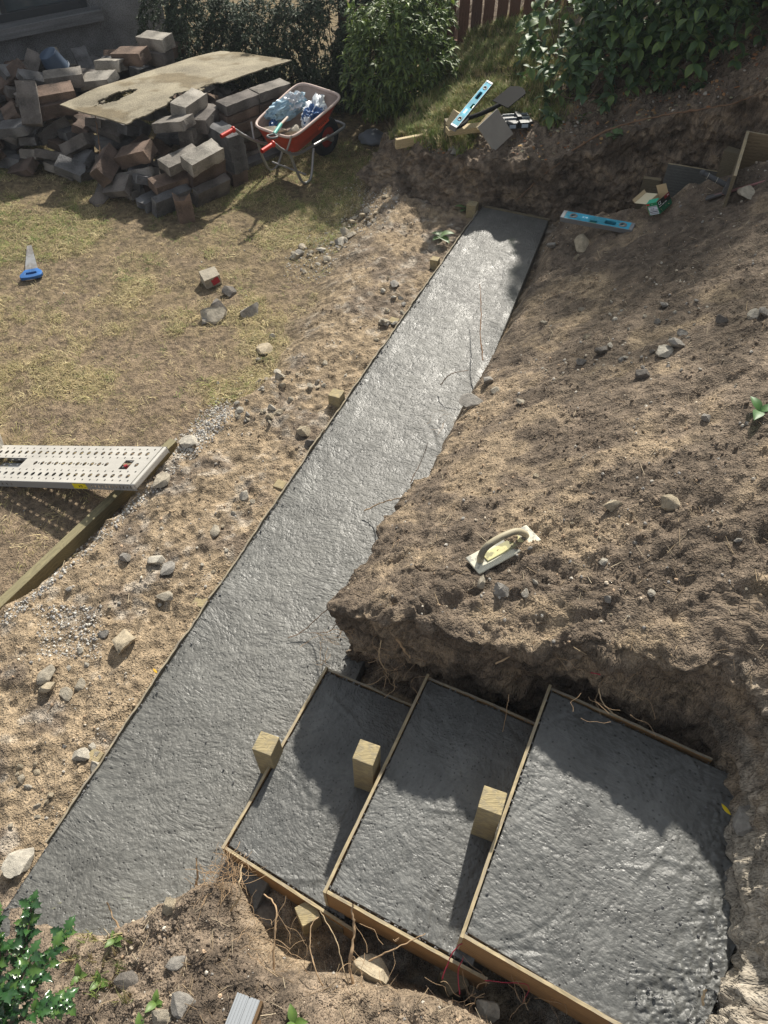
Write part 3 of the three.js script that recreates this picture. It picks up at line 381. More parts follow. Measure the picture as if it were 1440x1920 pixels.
{ const a = at(850, 246, 0.62), b = at(912, 180, 0.62), t = spiritLevel('light blue spirit level propped over pale timber offcuts on the grassy bank', a, b); t.rotateX(0.3); t.rotateZ(0.12); t.position.y += 0.05; t.scale.z = 0.72; }
{ // screw box
  const p = onG(1238, 397), yaw = 0.75, t = thing('screw_box', 'open green cardboard screw box with white label on the bank', 'cardboard box', p, yaw); tilt(t, p); t.position.y += 0.02; t.scale.setScalar(0.95);
  const w = 0.17, h = 0.1, d = 0.105, card = std({ color: lin(0.55, 0.43, 0.26), roughness: 0.85 }), cv = document.createElement('canvas'); cv.width = 512; cv.height = 256; const c = cv.getContext('2d');
  const T = (f) => { c.clearRect(0, 0, 512, 256); f(); const k = document.createElement('canvas'); k.width = 512; k.height = 256; k.getContext('2d').drawImage(cv, 0, 0); const q = new THREE.CanvasTexture(k); q.colorSpace = THREE.SRGBColorSpace; return q; };
  const front = T(() => { c.fillStyle = '#07130f'; c.fillRect(0, 0, 512, 256); c.fillStyle = '#0d5b3c'; c.fillRect(0, 150, 512, 106); c.fillStyle = '#7c0f18'; c.fillRect(300, 0, 212, 70); c.fillStyle = '#e8efe9'; c.font = 'bold 92px sans-serif'; c.fillText('C2', 30, 92); for (let i = 0; i < 19; i++) if (i % 7 !== 6) c.fillRect(30 + i * 17, 114, 12, 18); c.strokeStyle = '#5a8f77'; c.strokeRect(40, 180, 60, 50); c.fillStyle = '#ddd'; for (let i = 0; i < 3; i++) c.fillRect(420 + i * 22, 26, 16, 24); });
  const end = T(() => { c.fillStyle = '#0f8a58'; c.fillRect(0, 0, 512, 256); c.fillStyle = '#c4222c'; c.fillRect(0, 8, 150, 36); c.fillStyle = '#e6fff4'; c.font = 'bold 34px sans-serif'; c.fillText('x2', 250, 44); c.fillStyle = '#dfe6f2'; c.fillRect(40, 66, 440, 186); c.fillStyle = '#222a38'; c.fillRect(40, 78, 440, 8); c.fillRect(40, 156, 440, 8); c.font = 'bold 50px sans-serif'; c.fillText('5.0 x 80', 130, 144); c.fillRect(60, 182, 400, 16); for (let i = 0; i < 22; i++) c.fillRect(60 + i * 18, 214, 9, 24); });
  const green = std({ color: lin(0.03, 0.3, 0.17), roughness: 0.6 }), fm = std({ map: front, roughness: 0.55 }), em = std({ map: end, roughness: 0.55 });
  const sheet = (name, ww, hh, mat, x, y, z, rx, ry, rz) => mesh(name, put(new THREE.BoxGeometry(ww, hh, 0.0025), x, y, z, rx, ry, rz), mat, t);
  sheet('front_panel', w, h, [green, green, card, card, fm, card], 0, h / 2, d / 2, 0, 0, 0); sheet('back_panel', w, h, card, 0, h / 2, -d / 2, 0, 0, 0);
  sheet('end_panel', d - 0.004, h, [green, green, card, card, card, em].map((m, i) => (i === 4 ? em : i === 5 ? card : m)), -w / 2, h / 2, 0, 0, -Math.PI / 2, 0); sheet('end_panel', d - 0.004, h, card, w / 2, h / 2, 0, 0, Math.PI / 2, 0);
  sheet('base_panel', w - 0.01, d - 0.01, card, 0, 0.004, 0, Math.PI / 2, 0, 0);
  mesh('lid_flap', put(put(new THREE.BoxGeometry(w, 0.11, 0.0025), 0, 0.055, 0), 0, h, -d / 2, -1.3, 0, 0), std({ color: lin(0.74, 0.66, 0.45), roughness: 0.8 }), t);
  mesh('lid_lip', put(put(new THREE.BoxGeometry(w, 0.03, 0.0025), 0, 0.015, 0), 0, h + 0.032, -d / 2 - 0.105, -0.3, 0, 0), card, t);
  mesh('tuck_flap', put(put(new THREE.BoxGeometry(0.0025, 0.07, d - 0.01), 0, 0.035, 0), w / 2, h, 0, 0, 0, -0.1), card, t);
  mesh('green_flap', put(put(new THREE.BoxGeometry(0.0025, 0.05, d - 0.01), 0, 0.025, 0), -w / 2, h, 0, 0, 0, -1.35), std({ color: lin(0.02, 0.42, 0.25), roughness: 0.5 }), t);
  const sc = std({ color: lin(0.6, 0.5, 0.25), metalness: 0.9, roughness: 0.4 }); const list = []; for (let i = 0; i < 24; i++) list.push(put(new THREE.CylinderGeometry(0.0025, 0.001, 0.07, 6), rr(-0.06, 0.06), rr(0.012, 0.03), rr(-0.035, 0.035), rr(1.2, 1.9), rr(0, 6), 0)); const ms = mesh('screws', merge(list), sc, t); ms.userData.kind = 'stuff';
}
const steelDark = std({ color: lin(0.16, 0.16, 0.165), metalness: 0.75, roughness: 0.5 });
{ // lump hammer
  const b = onG(1358, 354, 0.8), a = at(1314, 331, b.y + 0.04), p = a.clone(), L = a.distanceTo(b), t = thing('club_hammer', 'dark club hammer with taped handle, lying at the top of the bank', 'hammer', p, yawTo(a, b)); t.rotateZ(Math.atan2(b.y - a.y, L)); t.position.y += 0.03;
  const gm = std({ color: lin(0.07, 0.075, 0.08), roughness: 0.7 });
  mesh('handle', put(new THREE.CylinderGeometry(0.017, 0.021, L + 0.02, 12), L / 2, 0, 0, 0, 0, Math.PI / 2), gm, t); mesh('grip_end', put(new THREE.SphereGeometry(0.024, 12, 8), 0.005, 0, 0), gm, t);
  for (const x of [0.05, L * 0.62]) mesh('tape', put(new THREE.TorusGeometry(0.0205, 0.0018, 5, 16), x, 0, 0, 0, Math.PI / 2 + 0.2), std({ color: lin(0.6, 0.58, 0.5) }), t);
  const hs = new THREE.Shape(); hs.moveTo(-0.085, -0.02); hs.lineTo(-0.08, 0.022); hs.lineTo(-0.02, 0.028); hs.lineTo(0.03, 0.028); hs.lineTo(0.1, 0.008); hs.lineTo(0.1, -0.004); hs.lineTo(0.03, -0.026); hs.lineTo(-0.02, -0.026);
  const hg = new THREE.ExtrudeGeometry(hs, { depth: 0.036, bevelEnabled: true, bevelSize: 0.004, bevelThickness: 0.004, bevelSegments: 2 }); hg.translate(0, 0, -0.018); put(hg, L + 0.02, 0.0, 0, 0, Math.PI / 2 + 0.15, 0); mesh('head', hg, steelDark, t);
}
{ // bar
  const a = onG(1322, 380, 0.7), b = at(1436, 336, a.y + 0.26).lerp(a, -0.3), t = thing('pry_bar', 'long reddish steel bar with flat chisel end, beside the club hammer', 'steel bar', a, yawTo(a, b)), L = a.distanceTo(b); t.rotateZ(Math.atan2(b.y - a.y, L)); t.position.y += 0.035;
  mesh('shaft', put(new THREE.CylinderGeometry(0.011, 0.011, L, 8), L / 2 + 0.06, 0, 0, 0, 0, Math.PI / 2), std({ color: lin(0.36, 0.17, 0.16), roughness: 0.55, metalness: 0.2 }), t);
  const hs = new THREE.Shape(); hs.moveTo(0, -0.026); hs.lineTo(0.11, -0.012); hs.lineTo(0.11, 0.012); hs.lineTo(0, 0.026); mesh('chisel_end', put(new THREE.ExtrudeGeometry(hs, { depth: 0.012, bevelEnabled: true, bevelSize: 0.002, bevelThickness: 0.003, bevelSegments: 1 }), 0, -0.006, 0, -Math.PI / 2), steelDark, t);
}
{ // saw on the lawn
  const a = onG(55, 466, -0.3), b = onG(62, 522, -0.3), t = thing('hand_saw', 'hand saw with bright blue handle lying on the dry lawn', 'saw', b, yawTo(b, a)), L = a.distanceTo(b); t.position.y += 0.03;
  const bl = new THREE.Shape(); bl.moveTo(0.05, -0.062); bl.lineTo(L, -0.03); bl.lineTo(L, 0.012); bl.lineTo(0.05, 0.06); const bg = new THREE.ExtrudeGeometry(bl, { depth: 0.002, bevelEnabled: false }); bg.rotateX(-Math.PI / 2); mesh('blade', bg, std({ color: lin(0.36, 0.37, 0.38), metalness: 0.6, roughness: 0.5, map: grimeTex }), t);
  const hd = new THREE.Shape(); hd.moveTo(-0.03, -0.075); hd.quadraticCurveTo(-0.055, 0, -0.03, 0.09); hd.quadraticCurveTo(0.0, 0.11, 0.035, 0.085); hd.lineTo(0.085, 0.05); hd.lineTo(0.085, -0.055); hd.lineTo(0.04, -0.085); hd.quadraticCurveTo(0, -0.1, -0.03, -0.075);
  const hh = new THREE.Path(); hh.moveTo(0.005, -0.05); hh.lineTo(0.04, -0.045); hh.lineTo(0.04, 0.05); hh.lineTo(0.005, 0.06); hh.quadraticCurveTo(-0.012, 0, 0.005, -0.05); hd.holes.push(hh);
  const hg = new THREE.ExtrudeGeometry(hd, { depth: 0.018, bevelEnabled: true, bevelSize: 0.005, bevelThickness: 0.005, bevelSegments: 3 }); hg.rotateX(-Math.PI / 2); hg.translate(0, -0.008, 0); mesh('handle', hg, std({ color: lin(0.03, 0.17, 0.52), roughness: 0.55, map: grimeTex }), t);
}
{ // things on the grassy bank
  const slab = onG(925, 280), t = thing('square_tile', 'plain grey square board standing on one corner against the dark bank', 'tile', slab.clone(), 0); t.position.y += 0.02;
  mesh('board', boxUV(put(bx(0.23, 0.27, 0.018, 0.004, 2), 0, 0.15, 0, -0.3, 0.25, 0.62), 0.5), std({ color: lin(0.36, 0.34, 0.3), roughness: 0.8, map: tex(128, (u, v) => 0.9 + 0.12 * fbm(u * 8, v * 8, 3, 7, 8)) }), t);
  const tm = (label, a, b, w, h, y, dy = 0) => { const p = at(...a, y), q = at(...b, y + dy), o = thing('timber_offcut', label, 'timber', p, 0), L = p.distanceTo(q); o.lookAt(q); const g = put(bx(w, h, L, 0.003, 2), 0, 0, L / 2); mesh('timber', boxUV(g, 0.4), paleWood, o); return o; };
  tm('long pale timber lying along the edge of the grassy bank', [742, 270], [835, 252], 0.04, 0.09, 0.3);
  tm('pale timber offcut left of the blue level, end up', [847, 240], [862, 212], 0.1, 0.1, 0.5, 0.12);
  tm('pale timber batten under the light blue level', [838, 246], [905, 238], 0.1, 0.05, 0.5);
  tm('pale timber offcut leaning right of the light blue level', [898, 246], [925, 214], 0.09, 0.03, 0.5, 0.1);
  { const p = onG(843, 254, 0.4), o = thing('timber_block', 'short dark timber post under the offcuts, at the end of long timber', 'timber', p); mesh('timber', boxUV(put(bx(0.1, 0.2, 0.1, 0.004, 2), 0, 0.04, 0, 0, 0.2), 0.3), darkPly, o); }
  // spade
  const s0 = at(850, 232, 0.62), s1 = at(905, 212, 0.66), s2 = at(945, 190, 0.72), s3 = at(978, 196, 0.66), sp = thing('spade', 'black spade lying across the light blue level, its blade by the hedge', 'spade', s0), blk = phys({ color: lin(0.012, 0.012, 0.012), roughness: 0.75, specularIntensity: 0.25 });
  const loc = (p) => p.clone().sub(s0); mesh('shaft', tube([loc(at(876, 222, 0.64)), loc(s1), loc(at(930, 200, 0.7)), loc(s2)], 0.02, 10, 24), blk, sp);
  const gp = [[849, 238], [853, 228], [870, 218], [876, 222], [870, 232], [852, 240]].map(([u, v]) => loc(at(u, v, 0.64))); mesh('grip', new THREE.TubeGeometry(new THREE.CatmullRomCurve3(gp, true), 36, 0.016, 8, true), blk, sp);
  const bs = new THREE.Shape(); bs.moveTo(-0.1, 0); bs.lineTo(0.1, 0); bs.lineTo(0.1, 0.22); bs.quadraticCurveTo(0, 0.31, -0.1, 0.22); const bg = new THREE.ExtrudeGeometry(bs, { depth: 0.004, bevelEnabled: true, bevelSize: 0.002, bevelThickness: 0.002, bevelSegments: 1 }); const bo = mesh('blade', bg, blk, sp); bo.position.copy(loc(at(938, 196, 0.72))); bo.rotation.set(-1.25, -0.9, 0, 'YXZ');
  // power tool case
  const pc = onG(966, 240, 0.5), ct = thing('tool_tray', 'small black open tool tray with two pale blue labels, under the hedge', 'tool tray', pc, 0.15); ct.position.y += 0.03;
  const cm = std({ color: lin(0.02, 0.026, 0.03), roughness: 0.4 }), lb = std({ color: lin(0.42, 0.52, 0.62), roughness: 0.4 });
  mesh('tray', put(bx(0.27, 0.06, 0.18, 0.01, 2), 0, 0.03, 0), cm, ct); for (const x of [-0.07, 0.045]) { const b = mesh('battery', put(bx(0.095, 0.055, 0.07, 0.008, 2), x, 0.045, 0.1), cm, ct); mesh('battery_label', put(bx(0.06, 0.032, 0.003, 0.001), x, 0.045, 0.1365), lb, b); }
  for (const z of [-0.06, 0.02]) mesh('rail', put(bx(0.24, 0.02, 0.012, 0.004), 0, 0.066, z), std({ color: lin(0.3, 0.34, 0.36), roughness: 0.35 }), ct); mesh('clip', put(bx(0.05, 0.035, 0.11, 0.008, 2), 0.02, 0.07, -0.02), cm, ct); mesh('knob', put(new THREE.CylinderGeometry(0.028, 0.028, 0.03, 14), -0.16, 0.05, 0.06, 1.2), std({ color: lin(0.12, 0.09, 0.07), roughness: 0.7 }), ct);
  // crumpled sack
  const bp = onG(698, 266, -0.3), bg2 = new THREE.IcosahedronGeometry(0.12, 5), ap = bg2.attributes.position, q = V(); for (let i = 0; i < ap.count; i++) { q.fromBufferAttribute(ap, i); const d = 1 + 0.45 * fbm3(q.x * 14, q.y * 14, q.z * 14, 3, 6); ap.setXYZ(i, q.x * d * 1.4, Math.max(-0.03, q.y * d * 0.75), q.z * d); } const mg = mergeVertices(bg2.deleteAttribute('normal') && bg2); mg.computeVertexNormals();
  const sk = mesh('crumpled_sack', mg, std({ color: lin(0.2, 0.22, 0.25), roughness: 0.5 })); sk.position.copy(bp).setY(bp.y + 0.04); tag(sk, 'crumpled grey plastic sack on the grass below the bush', 'sack');
}

// ---------- stones, gravel, clods, twigs, grass ----------
function stoneGeo(seed, flat = 0.7, detail = 3) {
  const q = rngOf(seed), g = new THREE.IcosahedronGeometry(1, detail), a = g.attributes.position, v = V(), cuts = [];
  for (let i = 0; i < 12; i++) cuts.push([V(q() * 2 - 1, q() * 2 - 1, q() * 2 - 1).normalize(), 0.36 + 0.4 * q()]);
  for (let i = 0; i < a.count; i++) { v.fromBufferAttribute(a, i); for (const [n, d] of cuts) { const k = v.dot(n) - d; if (k > 0) v.addScaledVector(n, -k); } const r = 1 + 0.07 * fbm3(v.x * 3 + seed, v.y * 3, v.z * 3, 3, seed); a.setXYZ(i, v.x * r, v.y * r * flat, v.z * r * 0.8); }
  g.deleteAttribute('uv'); g.deleteAttribute('normal'); const m = mergeVertices(g, 1e-4); m.computeVertexNormals(); const c = toCreasedNormals(m, 0.38); return boxUV(c, 1.2);
}
const stoneTex = tex(256, (u, v) => { const c = 0.78 + 0.3 * fbm(u * 6, v * 6, 5, 41, 6) + 0.1 * n2(u * 128, v * 128, 42, 128); return [c, c * 0.98, c * 0.94]; });
const stoneMats = [[0.58, 0.5, 0.37], [0.54, 0.49, 0.4], [0.42, 0.4, 0.37], [0.24, 0.22, 0.2], [0.66, 0.62, 0.54]].map((c) => std({ color: lin(...c), map: stoneTex, bumpMap: stoneTex, bumpScale: 0.01, roughness: 0.92 }));
const stoneGeos = []; for (let i = 0; i < 10; i++) stoneGeos.push(stoneGeo(300 + i * 17, [0.55, 0.8, 0.7, 0.45, 0.9][i % 5]));
function stone(u, v, px, mi, gi, label, cat = 'stone', group, y0) {
  const p = y0 !== undefined ? at(u, v, y0) : onG(u, v, 0), dist = Math.hypot(p.x, CAMH - p.y, p.z), r = px / 2 / FPX * dist, o = mesh('stone', stoneGeos[gi % 10], stoneMats[mi]);
  o.scale.setScalar(r * 1.4); o.rotation.set(rr(-0.2, 0.2), rr(0, 6.28), rr(-0.2, 0.2)); o.position.set(p.x, p.y + r * 0.32, p.z); return tag(o, label, cat, group);
}
stone(396, 596, 42, 1, 1, 'big pale angular stone on the dry lawn, largest of the lawn stones'); stone(408, 580, 34, 3, 4, 'dark rounded stone right behind the big pale lawn stone'); stone(384, 606, 16, 2, 2, 'small grey stone touching the front of the big pale lawn stone'); stone(431, 551, 24, 3, 6, 'dark round stone right of the painted brick piece');
stone(474, 586, 36, 2, 1, 'grey angular stone at the edge of lawn and strip'); stone(494, 661, 34, 0, 3, 'flat buff stone in middle of the bare strip'); stone(571, 813, 26, 0, 4, 'buff stone close to the edge board, below the third stake'); stone(585, 832, 20, 3, 7, 'dark wedge stone against the edge board'); stone(460, 929, 20, 4, 4, 'small white cube-like stone right of the ramp on bare soil');
stone(299, 1054, 32, 4, 2, 'white rough stone in the hollow of the strip'); stone(312, 1070, 30, 2, 3, 'flat grey stone tucked under the white rough one'); stone(300, 906, 34, 1, 3, 'long pale stone lying just right of the ramp end'); stone(233, 1205, 50, 0, 5, 'big rounded buff stone casting a long shadow near the path edge'); stone(192, 1190, 18, 2, 1, 'small grey stone left of the big buff one');
stone(90, 1291, 26, 0, 6, 'brownish stone in the lower left soil'); stone(124, 1306, 24, 1, 3, 'flat broken stone right of the brownish one'); stone(148, 1288, 22, 1, 1, 'pale stone behind the flat broken one'); stone(85, 1268, 30, 1, 8, 'long flat stone half sunk in the lower left soil'); stone(155, 1420, 30, 4, 4, 'upright white pointed stone left of the lowest path stake'); stone(181, 1437, 24, 4, 1, 'white block-like stone against the edge board at the lowest stake'); stone(44, 1618, 46, 4, 3, 'large white stone at the bottom end of the path'); stone(355, 834, 34, 4, 3, 'white flat stone at the far end of the greenish plank'); stone(402, 999, 22, 1, 8, 'slim pale stone near the hollow'); stone(236, 1048, 20, 2, 4, 'round grey stone left of the hollow'); stone(310, 1122, 26, 1, 8, 'oval flat stone below the hollow');
stone(1252, 943, 30, 0, 4, 'buff stone on the bank, right one of the pair above the float'); stone(1146, 951, 32, 0, 7, 'rounded reddish stone on the bank, left one of the pair'); stone(938, 1106, 28, 2, 4, 'pale grey angular stone just below the float'); stone(903, 1092, 24, 1, 7, 'wedge of stone under the lower corner of the float'); stone(986, 1112, 18, 4, 1, 'small white stone right of the stone below the float'); stone(914, 715, 24, 2, 5, 'dark grey stone on the bank edge above the crack'); stone(886, 760, 40, 2, 3, 'long slate-grey stone at the bank edge'); stone(1130, 660, 26, 3, 2, 'dark stone in the middle of the bank'); stone(1266, 648, 28, 2, 6, 'blue grey lump in the patch of pale rubble'); stone(1240, 664, 34, 4, 3, 'flat pale rubble beside the blue grey lump'); stone(1356, 603, 20, 3, 1, 'small dark stone on the right of the bank'); stone(1416, 592, 22, 4, 4, 'white stone near the right edge of the bank'); stone(1432, 588, 20, 2, 6, 'blueish stone at the right edge'); stone(1208, 706, 24, 3, 4, 'dark rounded stone below the pale rubble');
stone(1340, 470, 60, 0, 3, 'long brown stone slab in the hole at upper right of the bank'); stone(1312, 476, 30, 1, 6, 'pale stone beside the long brown slab'); stone(1402, 368, 36, 1, 3, 'flat grey stone right of the screw box, below the bar'); stone(1092, 461, 30, 0, 8, 'long splinter of pale stone below the blue level'); stone(1036, 463, 18, 2, 2, 'small grey stone at the bank edge near path end');
stone(866, 326, 26, 2, 7, 'grey rock standing on the dark slope left of the square board'); stone(856, 290, 24, 2, 3, 'flat grey stone under the dark timber post'); stone(1340, 1540, 30, 2, 1, 'loose grey stone', 'stone', 'x', 0.5).visible = true;
stone(1392, 1545, 54, 2, 3, 'big pale grey stone in the earth wall right of the top step', 'stone', undefined, 0.62); stone(1412, 1592, 44, 2, 7, 'brown stone below the big pale one in the right wall', 'stone', undefined, 0.6); stone(702, 1832, 58, 0, 1, 'large triangular stone half buried in front of the middle formwork', 'stone', undefined, 0.2); stone(450, 1700, 34, 3, 4, 'dark stone under the lowest form', 'stone', undefined, -0.05); stone(500, 1715, 44, 3, 6, 'dark rounded stone in the gap under the lowest form', 'stone', undefined, -0.05); stone(300, 1905, 28, 1, 4, 'buff stone at the bottom edge among weeds'); stone(318, 1700, 26, 0, 6, 'buff stone at the top of the near bank'); stone(880, 1810, 60, 3, 2, 'big dark stone under the corner of the top form', 'stone', undefined, -0.02); stone(910, 1890, 34, 4, 4, 'white stone at the foot of the top form', 'stone', undefined, 0.28); stone(240, 1845, 34, 3, 8, 'dark wedge stone sticking out of near bank'); stone(330, 1805, 26, 2, 8, 'slim grey stone on the near bank'); stone(345, 1880, 40, 2, 3, 'flat grey stone beside the metal channel');
{ const o = scene.children.find((c) => c.userData.group === 'x'); scene.remove(o); }
{ // brick fragment with paint
  const p = onG(397, 532, -0.3), t = thing('brick_piece', 'broken pale brick with a red painted side on the dry lawn', 'brick', p, 0.5), g = new THREE.BoxGeometry(0.15, 0.13, 0.13, 8, 8, 8), a = g.attributes.position; for (let i = 0; i < a.count; i++) { const x = a.getX(i), y = a.getY(i), z = a.getZ(i), d = 1 + 0.12 * fbm3(x * 20, y * 20, z * 20, 3, 8); a.setXYZ(i, x * d, y * d, z * d * (1 - x)); } g.computeVertexNormals(); mesh('brick_body', boxUV(put(g, 0, 0.05, 0, 0.15, 0, 0.1), 1), stoneMats[1], t);
  mesh('red_paint', put(new THREE.PlaneGeometry(0.07, 0.06), 0.02, 0.065, 0.075, -0.1, 0, 0.3), std({ color: lin(0.36, 0.02, 0.03), roughness: 0.7 }), t);
}
{ // the middling stones of the rubble, one by one
  const rows = [['in the rubble where the pale ledge ends', [[440, 745], [520, 690], [560, 700], [600, 760], [520, 800], [440, 790]], 26, 8, 18], ['in the middle of the bare strip between lawn and wet path', [[400, 700], [640, 560], [760, 590], [700, 680], [560, 790], [420, 800]], 20, 7, 16], ['in the grey rubble line running up to the grassy bank', [[540, 480], [640, 420], [700, 400], [660, 460], [580, 530]], 26, 8, 20], ['against the edge board beside the far half of the path', [[720, 520], [790, 560], [760, 630], [700, 610]], 14, 9, 22], ['at the foot of the grassy bank left of the path end', [[640, 430], [740, 330], [720, 400], [640, 480]], 18, 6, 14], ['in the churned soil right of the greenish plank', [[250, 930], [500, 930], [400, 1100], [120, 1300], [60, 1200]], 20, 7, 15], ['in the soil left of the near half of the path', [[20, 1350], [200, 1300], [200, 1400], [60, 1560], [0, 1560]], 14, 7, 15]];
  const inP = (P, x, y) => { let c = false; for (let i = 0, j = P.length - 1; i < P.length; j = i++) if ((P[i][1] > y) !== (P[j][1] > y) && x < (P[j][0] - P[i][0]) * (y - P[i][1]) / (P[j][1] - P[i][1]) + P[i][0]) c = !c; return c; };
  for (const [where, P, n, a, b] of rows) { let k = 0, guard = 0; while (k < n && guard++ < 4000) { const u = rr(0, 900), v = rr(300, 1600); if (!inP(P, u, v)) continue; k++; stone(u, v, a + (b - a) * R() ** 2, R() < 0.82 ? [0, 1, 4][(R() * 3) | 0] : 2, (R() * 10) | 0, `small broken pale stone ${where}`, 'stone', `small stones ${where}`); } }
  for (let k = 0; k < 26; k++) stone(rr(1130, 1330), rr(560, 700), 6 + 12 * R() ** 2, R() < 0.5 ? 4 : 2, (R() * 10) | 0, 'small pale stone in the rubble patch on the bank', 'stone', 'small stones of the rubble patch on the bank');
  for (let k = 0; k < 40; k++) stone(rr(900, 1440), rr(470, 1180), 6 + 12 * R() ** 2, [0, 1, 2, 4][(R() * 4) | 0], (R() * 10) | 0, 'small loose stone scattered on the bare earth bank', 'stone', 'small stones scattered over the bank');
}
function scatter(name, geo, mat, n, f, label, cat, parent = scene, size = 1) {  // f(i) -> null or [pos, quat, scale(Vector3), colour]
  const L = []; for (let i = 0; i < n; i++) { const r = f(i); if (r) L.push(r); }
  const o = new THREE.InstancedMesh(geo, mat, L.length), m = new THREE.Matrix4(); L.forEach(([p, q, s, c], i) => { o.setMatrixAt(i, m.compose(p, q, s)); if (c) o.setColorAt(i, c); }); o.name = parent === scene ? numbered(name) : name; o.castShadow = o.receiveShadow = true; parent.add(o); o.userData.kind = 'stuff'; if (label) Object.assign(o.userData, { label, ...(cat ? { category: cat } : {}) }); return o;
}
const Q = () => new THREE.Quaternion().setFromEuler(new THREE.Euler(rr(0, 6.28), rr(0, 6.28), rr(0, 6.28)));
const QY = (tx = 0, y = rr(0, 6.28)) => new THREE.Quaternion().setFromEuler(new THREE.Euler(rr(-tx, tx), y, rr(-tx, tx), 'YXZ'));
const chip = (seed) => { const q = rngOf(seed), g = new THREE.IcosahedronGeometry(1, 1), a = g.attributes.position, h = new Map(), v = V(); for (let i = 0; i < a.count; i++) { v.fromBufferAttribute(a, i); const k = v.toArray().map((t) => t.toFixed(2)).join(); if (!h.has(k)) h.set(k, 0.65 + 0.5 * q()); const r = h.get(k); a.setXYZ(i, v.x * r, v.y * r * 0.7, v.z * r * 0.85); } g.computeVertexNormals(); return g; };
const grit = std({ color: 0xffffff, roughness: 0.95 });
const pick = (a) => a[(R() * a.length) | 0];
const tint = (c, k = 0.25) => { const m = 1 + rr(-k, k); return lin(c[0] * m, c[1] * m, c[2] * m); };
// where loose bits lie: random ground point, thinned with distance
function spot() { const f = 0.15 + 7.2 * R() ** 1.25, w = 1.0 + 0.53 * f, x = rr(-w, w); return [x, f]; }
for (const [k, seed] of [[0, 61], [1, 62], [2, 63]]) {
  scatter('gravel', chip(seed), grit, 3000, () => {
    const [x, f] = spot(), g = ground(x, f); if (g[8] > -0.01 && g[2] < 0.5 && g[4] < 0.5) return null; if (x > -0.2 && f < 2.1 && f > 0.2 && g[2] < 0.5 && g[4] < 0.5) return null;
    const cl = fbm(x * 2.2, f * 2.2, 3, 55), lawn = g[1] < 0.5 && g[3] < 0.3 && g[2] < 0.5; if (lawn && R() > 0.12) return null; if (R() > sst(-0.35, 0.3, cl) + 0.15) return null; if (g[3] > 0.4 && R() > 0.3) return null; if (g[4] > 0.5 && R() > 0.3) return null;
    const s = 0.003 + 0.009 * R() ** 4, c = pick([[0.55, 0.47, 0.36], [0.45, 0.42, 0.37], [0.62, 0.57, 0.48], [0.35, 0.33, 0.3], [0.5, 0.36, 0.24]]); return [V(x, g[9] + s * 0.25, -f), Q(), V(s, s, s), tint(c)];
  }, 'loose gravel and grit strewn over the soil');
  scatter('soil_clod', chip(seed + 10), grit, 26000, () => {
    const [x, f] = spot(), g = ground(x, f), soil = Math.max(g[1], g[2], g[4]); if (g[8] > 0 && g[2] < 0.6 && g[4] < 0.6) return null; if (x > -0.2 && f < 2.1 && f > 0.2 && g[2] < 0.6 && g[4] < 0.6) return null; if (soil < 0.5 && g[3] < 0.3) return null;
    const cl = fbm(x * 3, f * 3, 3, 58); if (R() > sst(-0.3, 0.25, cl) * (g[2] > 0.5 || g[4] > 0.5 ? 1 : 0.45) + 0.06) return null;
    const s = 0.0022 + 0.0105 * R() ** 6, c = groundColour(x, f, g), m = rr(0.75, 1.25); return [V(x, g[9] + s * 0.2, -f), Q(), V(s, s, s), lin(c[0] * m * 0.8, c[1] * m * 0.8, c[2] * m * 0.8)];
  }, 'crumbs and clods of loose earth');
}
// bits of root and straw
scatter('twig_litter', new THREE.CylinderGeometry(0.5, 0.35, 1, 4), grit, 5600, () => {
  const [x, f] = spot(), g = ground(x, f); if (g[8] > 0 && g[2] < 0.6 && g[4] < 0.6) return null; if (x > -0.2 && f < 2.1 && f > 0.2 && g[2] < 0.6 && g[4] < 0.6) return null; if (g[1] > 0.5 && g[2] < 0.5 && g[4] < 0.5 && R() > 0.25) return null;
  const l = rr(0.02, 0.11), r = rr(0.0012, 0.0035); return [V(x, g[9] + 0.004, -f), new THREE.Quaternion().setFromEuler(new THREE.Euler(1.57 + rr(-0.25, 0.25), rr(0, 6.28), 0, 'YXZ')), V(r, l, r), tint(pick([[0.42, 0.32, 0.2], [0.25, 0.18, 0.11], [0.55, 0.46, 0.32], [0.14, 0.1, 0.07]]))];
}, 'bits of root and straw on the soil');
function tuftGeo(seed, n, spread, lay) { const q = rngOf(seed), P = [], N = []; for (let i = 0; i < n; i++) { const a = q() * 6.283, h = 0.5 + 0.5 * q(), w = 0.035 + 0.03 * q(), ox = (q() - 0.5) * spread, oz = (q() - 0.5) * spread, b = lay * (0.4 + q()), ca = Math.cos(a), sa = Math.sin(a), p = (t, s) => { const r = b * t * t * h, y = h * t * (1 - 0.5 * lay * t * 0.8); return [ox + ca * r - sa * s * w * (1 - t), y, oz + sa * r + ca * s * w * (1 - t)]; }; const v = [p(0, -1), p(0, 1), p(0.5, -1), p(0.5, 1), p(1, 0)]; for (const k of [0, 1, 3, 0, 3, 2, 2, 3, 4]) P.push(...v[k]); } const g = new THREE.BufferGeometry(); g.setAttribute('position', new THREE.Float32BufferAttribute(P, 3)); g.computeVertexNormals(); return g; }
const bladeMat = std({ color: 0xffffff, roughness: 0.8, side: THREE.DoubleSide });
const straw = [[0.46, 0.37, 0.19], [0.38, 0.3, 0.15], [0.54, 0.45, 0.25], [0.28, 0.25, 0.1]], greenG = [[0.2, 0.26, 0.06], [0.28, 0.3, 0.09], [0.14, 0.2, 0.05]];
